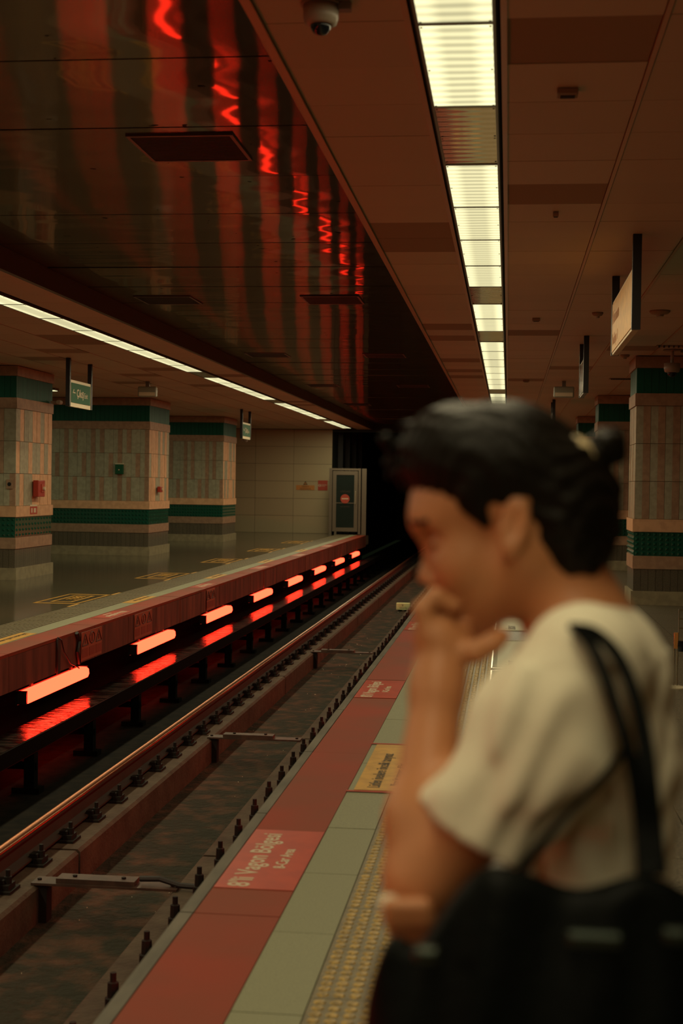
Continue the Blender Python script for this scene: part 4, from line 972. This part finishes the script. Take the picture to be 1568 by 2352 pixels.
# ---- shoulder bag
bag = empty('shoulder_bag', tuple(P(1250, 2200, 1.22)), 'black leather tote hanging on two thin straps from the shoulder', 'bag')
BL = Vector(bag.location)
top = [(840,2300),(862,2210),(893,2142),(925,2150),(955,2176),(985,2140),(1020,2085),(1065,2025),(1110,1985),(1160,1985),(1230,2008),(1290,2035),(1340,2042),(1400,2025),(1450,2006),(1510,2008),(1568,2040),(1630,2085),(1680,2180)]
bn = len(top); vN = 14; m_ = MB()
import bisect
yc = 1.225
grid = []
for side in (-1, 1):
    g_ = []
    for i, (u, v) in enumerate(top):
        s_ = i/(bn-1); col_ = []
        for j in range(vN+1):
            t_ = j/vN; vb = 2760-90*abs(2*s_-1)**3; ub = 1250+(u-1250)*(1+.03*math.sin(t_*pi))
            vv = v+(vb-v)*t_
            p = P(ub, vv, yc)
            bul = (1-abs(2*s_-1)**5)*(.018+.052*math.sin(min(t_*1.15, 1)*pi*.5))*(1-max(0, t_-.9)*9)
            bul += .004*math.sin(9*s_*pi+5*t_)*(1 if t_ < .95 else 0)
            p.y += side*bul*(1 if side < 0 else .75); col_.append(p-BL)
        g_.append(col_)
    grid.append(g_)
for si, g_ in enumerate(grid):
    b = len(m_.v)
    for col_ in g_:
        for p in col_: m_.v.append(tuple(p))
    for i in range(bn-1):
        for j in range(vN):
            a, b1, c_, d_ = b+i*(vN+1)+j, b+(i+1)*(vN+1)+j, b+(i+1)*(vN+1)+j+1, b+i*(vN+1)+j+1
            m_.f.append((a, b1, c_, d_) if si else (d_, c_, b1, a)); m_.mi.append(0)
nA = bn*(vN+1)
for i in range(bn-1):
    for j in (0, vN):
        a, b1 = i*(vN+1)+j, (i+1)*(vN+1)+j; m_.f.append((a, b1, nA+b1, nA+a) if j == 0 else (nA+a, nA+b1, b1, a)); m_.mi.append(0)
for i in (0, bn-1):
    for j in range(vN):
        a, b1 = i*(vN+1)+j, i*(vN+1)+j+1; m_.f.append((a, nA+a, nA+b1, b1) if i == 0 else (b1, nA+b1, nA+a, a)); m_.mi.append(0)
o = m_.build('bag_body', 'leather', bag, smooth=True); sb = o.modifiers.new('sub', 'SUBSURF'); sb.levels = 1; sb.render_levels = 2
def strap(pts, w, nm):
    m_ = MB(); P_ = [(Vector(P(u, v, y))-BL, ww) for (u, v, y, ww) in pts]; n_ = len(P_)
    # smooth the path
    Q_ = []
    for i in range(n_-1):
        p0, p1, p2, p3 = P_[max(i-1,0)], P_[i], P_[i+1], P_[min(i+2,n_-1)]
        for k in range(6):
            t_ = k/6; f_ = lambda a, b, c_, d_: .5*((2*b)+(-a+c_)*t_+(2*a-5*b+4*c_-d_)*t_*t_+(-a+3*b-3*c_+d_)*t_**3)
            Q_.append((Vector([f_(p0[0][x], p1[0][x], p2[0][x], p3[0][x]) for x in range(3)]), f_(p0[1], p1[1], p2[1], p3[1])))
    Q_.append(P_[-1])
    for i, (p, ww) in enumerate(Q_):
        d = (Q_[min(i+1, len(Q_)-1)][0]-Q_[max(i-1, 0)][0]).normalized(); sx = d.cross(Vector((0,1,0))).normalized(); ny = sx.cross(d).normalized()
        for a, b in ((-1,-1),(1,-1),(1,1),(-1,1)): m_.v.append(tuple(p+sx*a*ww+ny*b*.0025))
        if i:
            b = 4*i
            for k in range(4): m_.f.append((b-4+k, b-4+(k+1)%4, b+(k+1)%4, b+k)); m_.mi.append(0)
    m_.f.append((3,2,1,0)); m_.f.append(tuple(4*(len(Q_)-1)+k for k in range(4))); m_.mi += [0,0]
    return m_.build(nm, 'leather', bag, smooth=False)
strap([(1310,1437,1.30,.003),(1350,1470,1.278,.0055),(1385,1540,1.262,.0055),(1415,1630,1.252,.0055),(1440,1710,1.245,.0055),(1462,1800,1.242,.007),(1482,1900,1.238,.010),(1488,2010,1.222,.010)], .006, 'strap')
strap([(1310,1437,1.31,.003),(1365,1452,1.292,.005),(1420,1510,1.280,.006),(1458,1600,1.268,.006),(1480,1700,1.258,.007),(1490,1800,1.248,.008),(1497,1900,1.242,.009),(1505,2010,1.23,.010)], .006, 'strap')
strap([(1440,1712,1.262,.003),(1380,1790,1.25,.003),(1300,1870,1.245,.003),(1225,1960,1.24,.004),(1190,2015,1.225,.005)], .004, 'strap')  # third, thinner dark strip along the armpit line
for (u, v, nm) in ((1355,2103,'metal_block'), (985,2160,'metal_block'), (1530,2095,'metal_block')):  # small grey-green metal blocks on the bag front
    p = Vector(P(u, v, 1.222 if u != 985 else 1.20))-BL
    w_ = .022 if u == 1355 else .010
    p.y = -.055 if u != 985 else -.05
    bevel(MB().box(p.x-w_, p.x+w_, p.y-.012, p.y, p.z-.006, p.z+.006).build(nm, 'bag_metal', bag), .003)
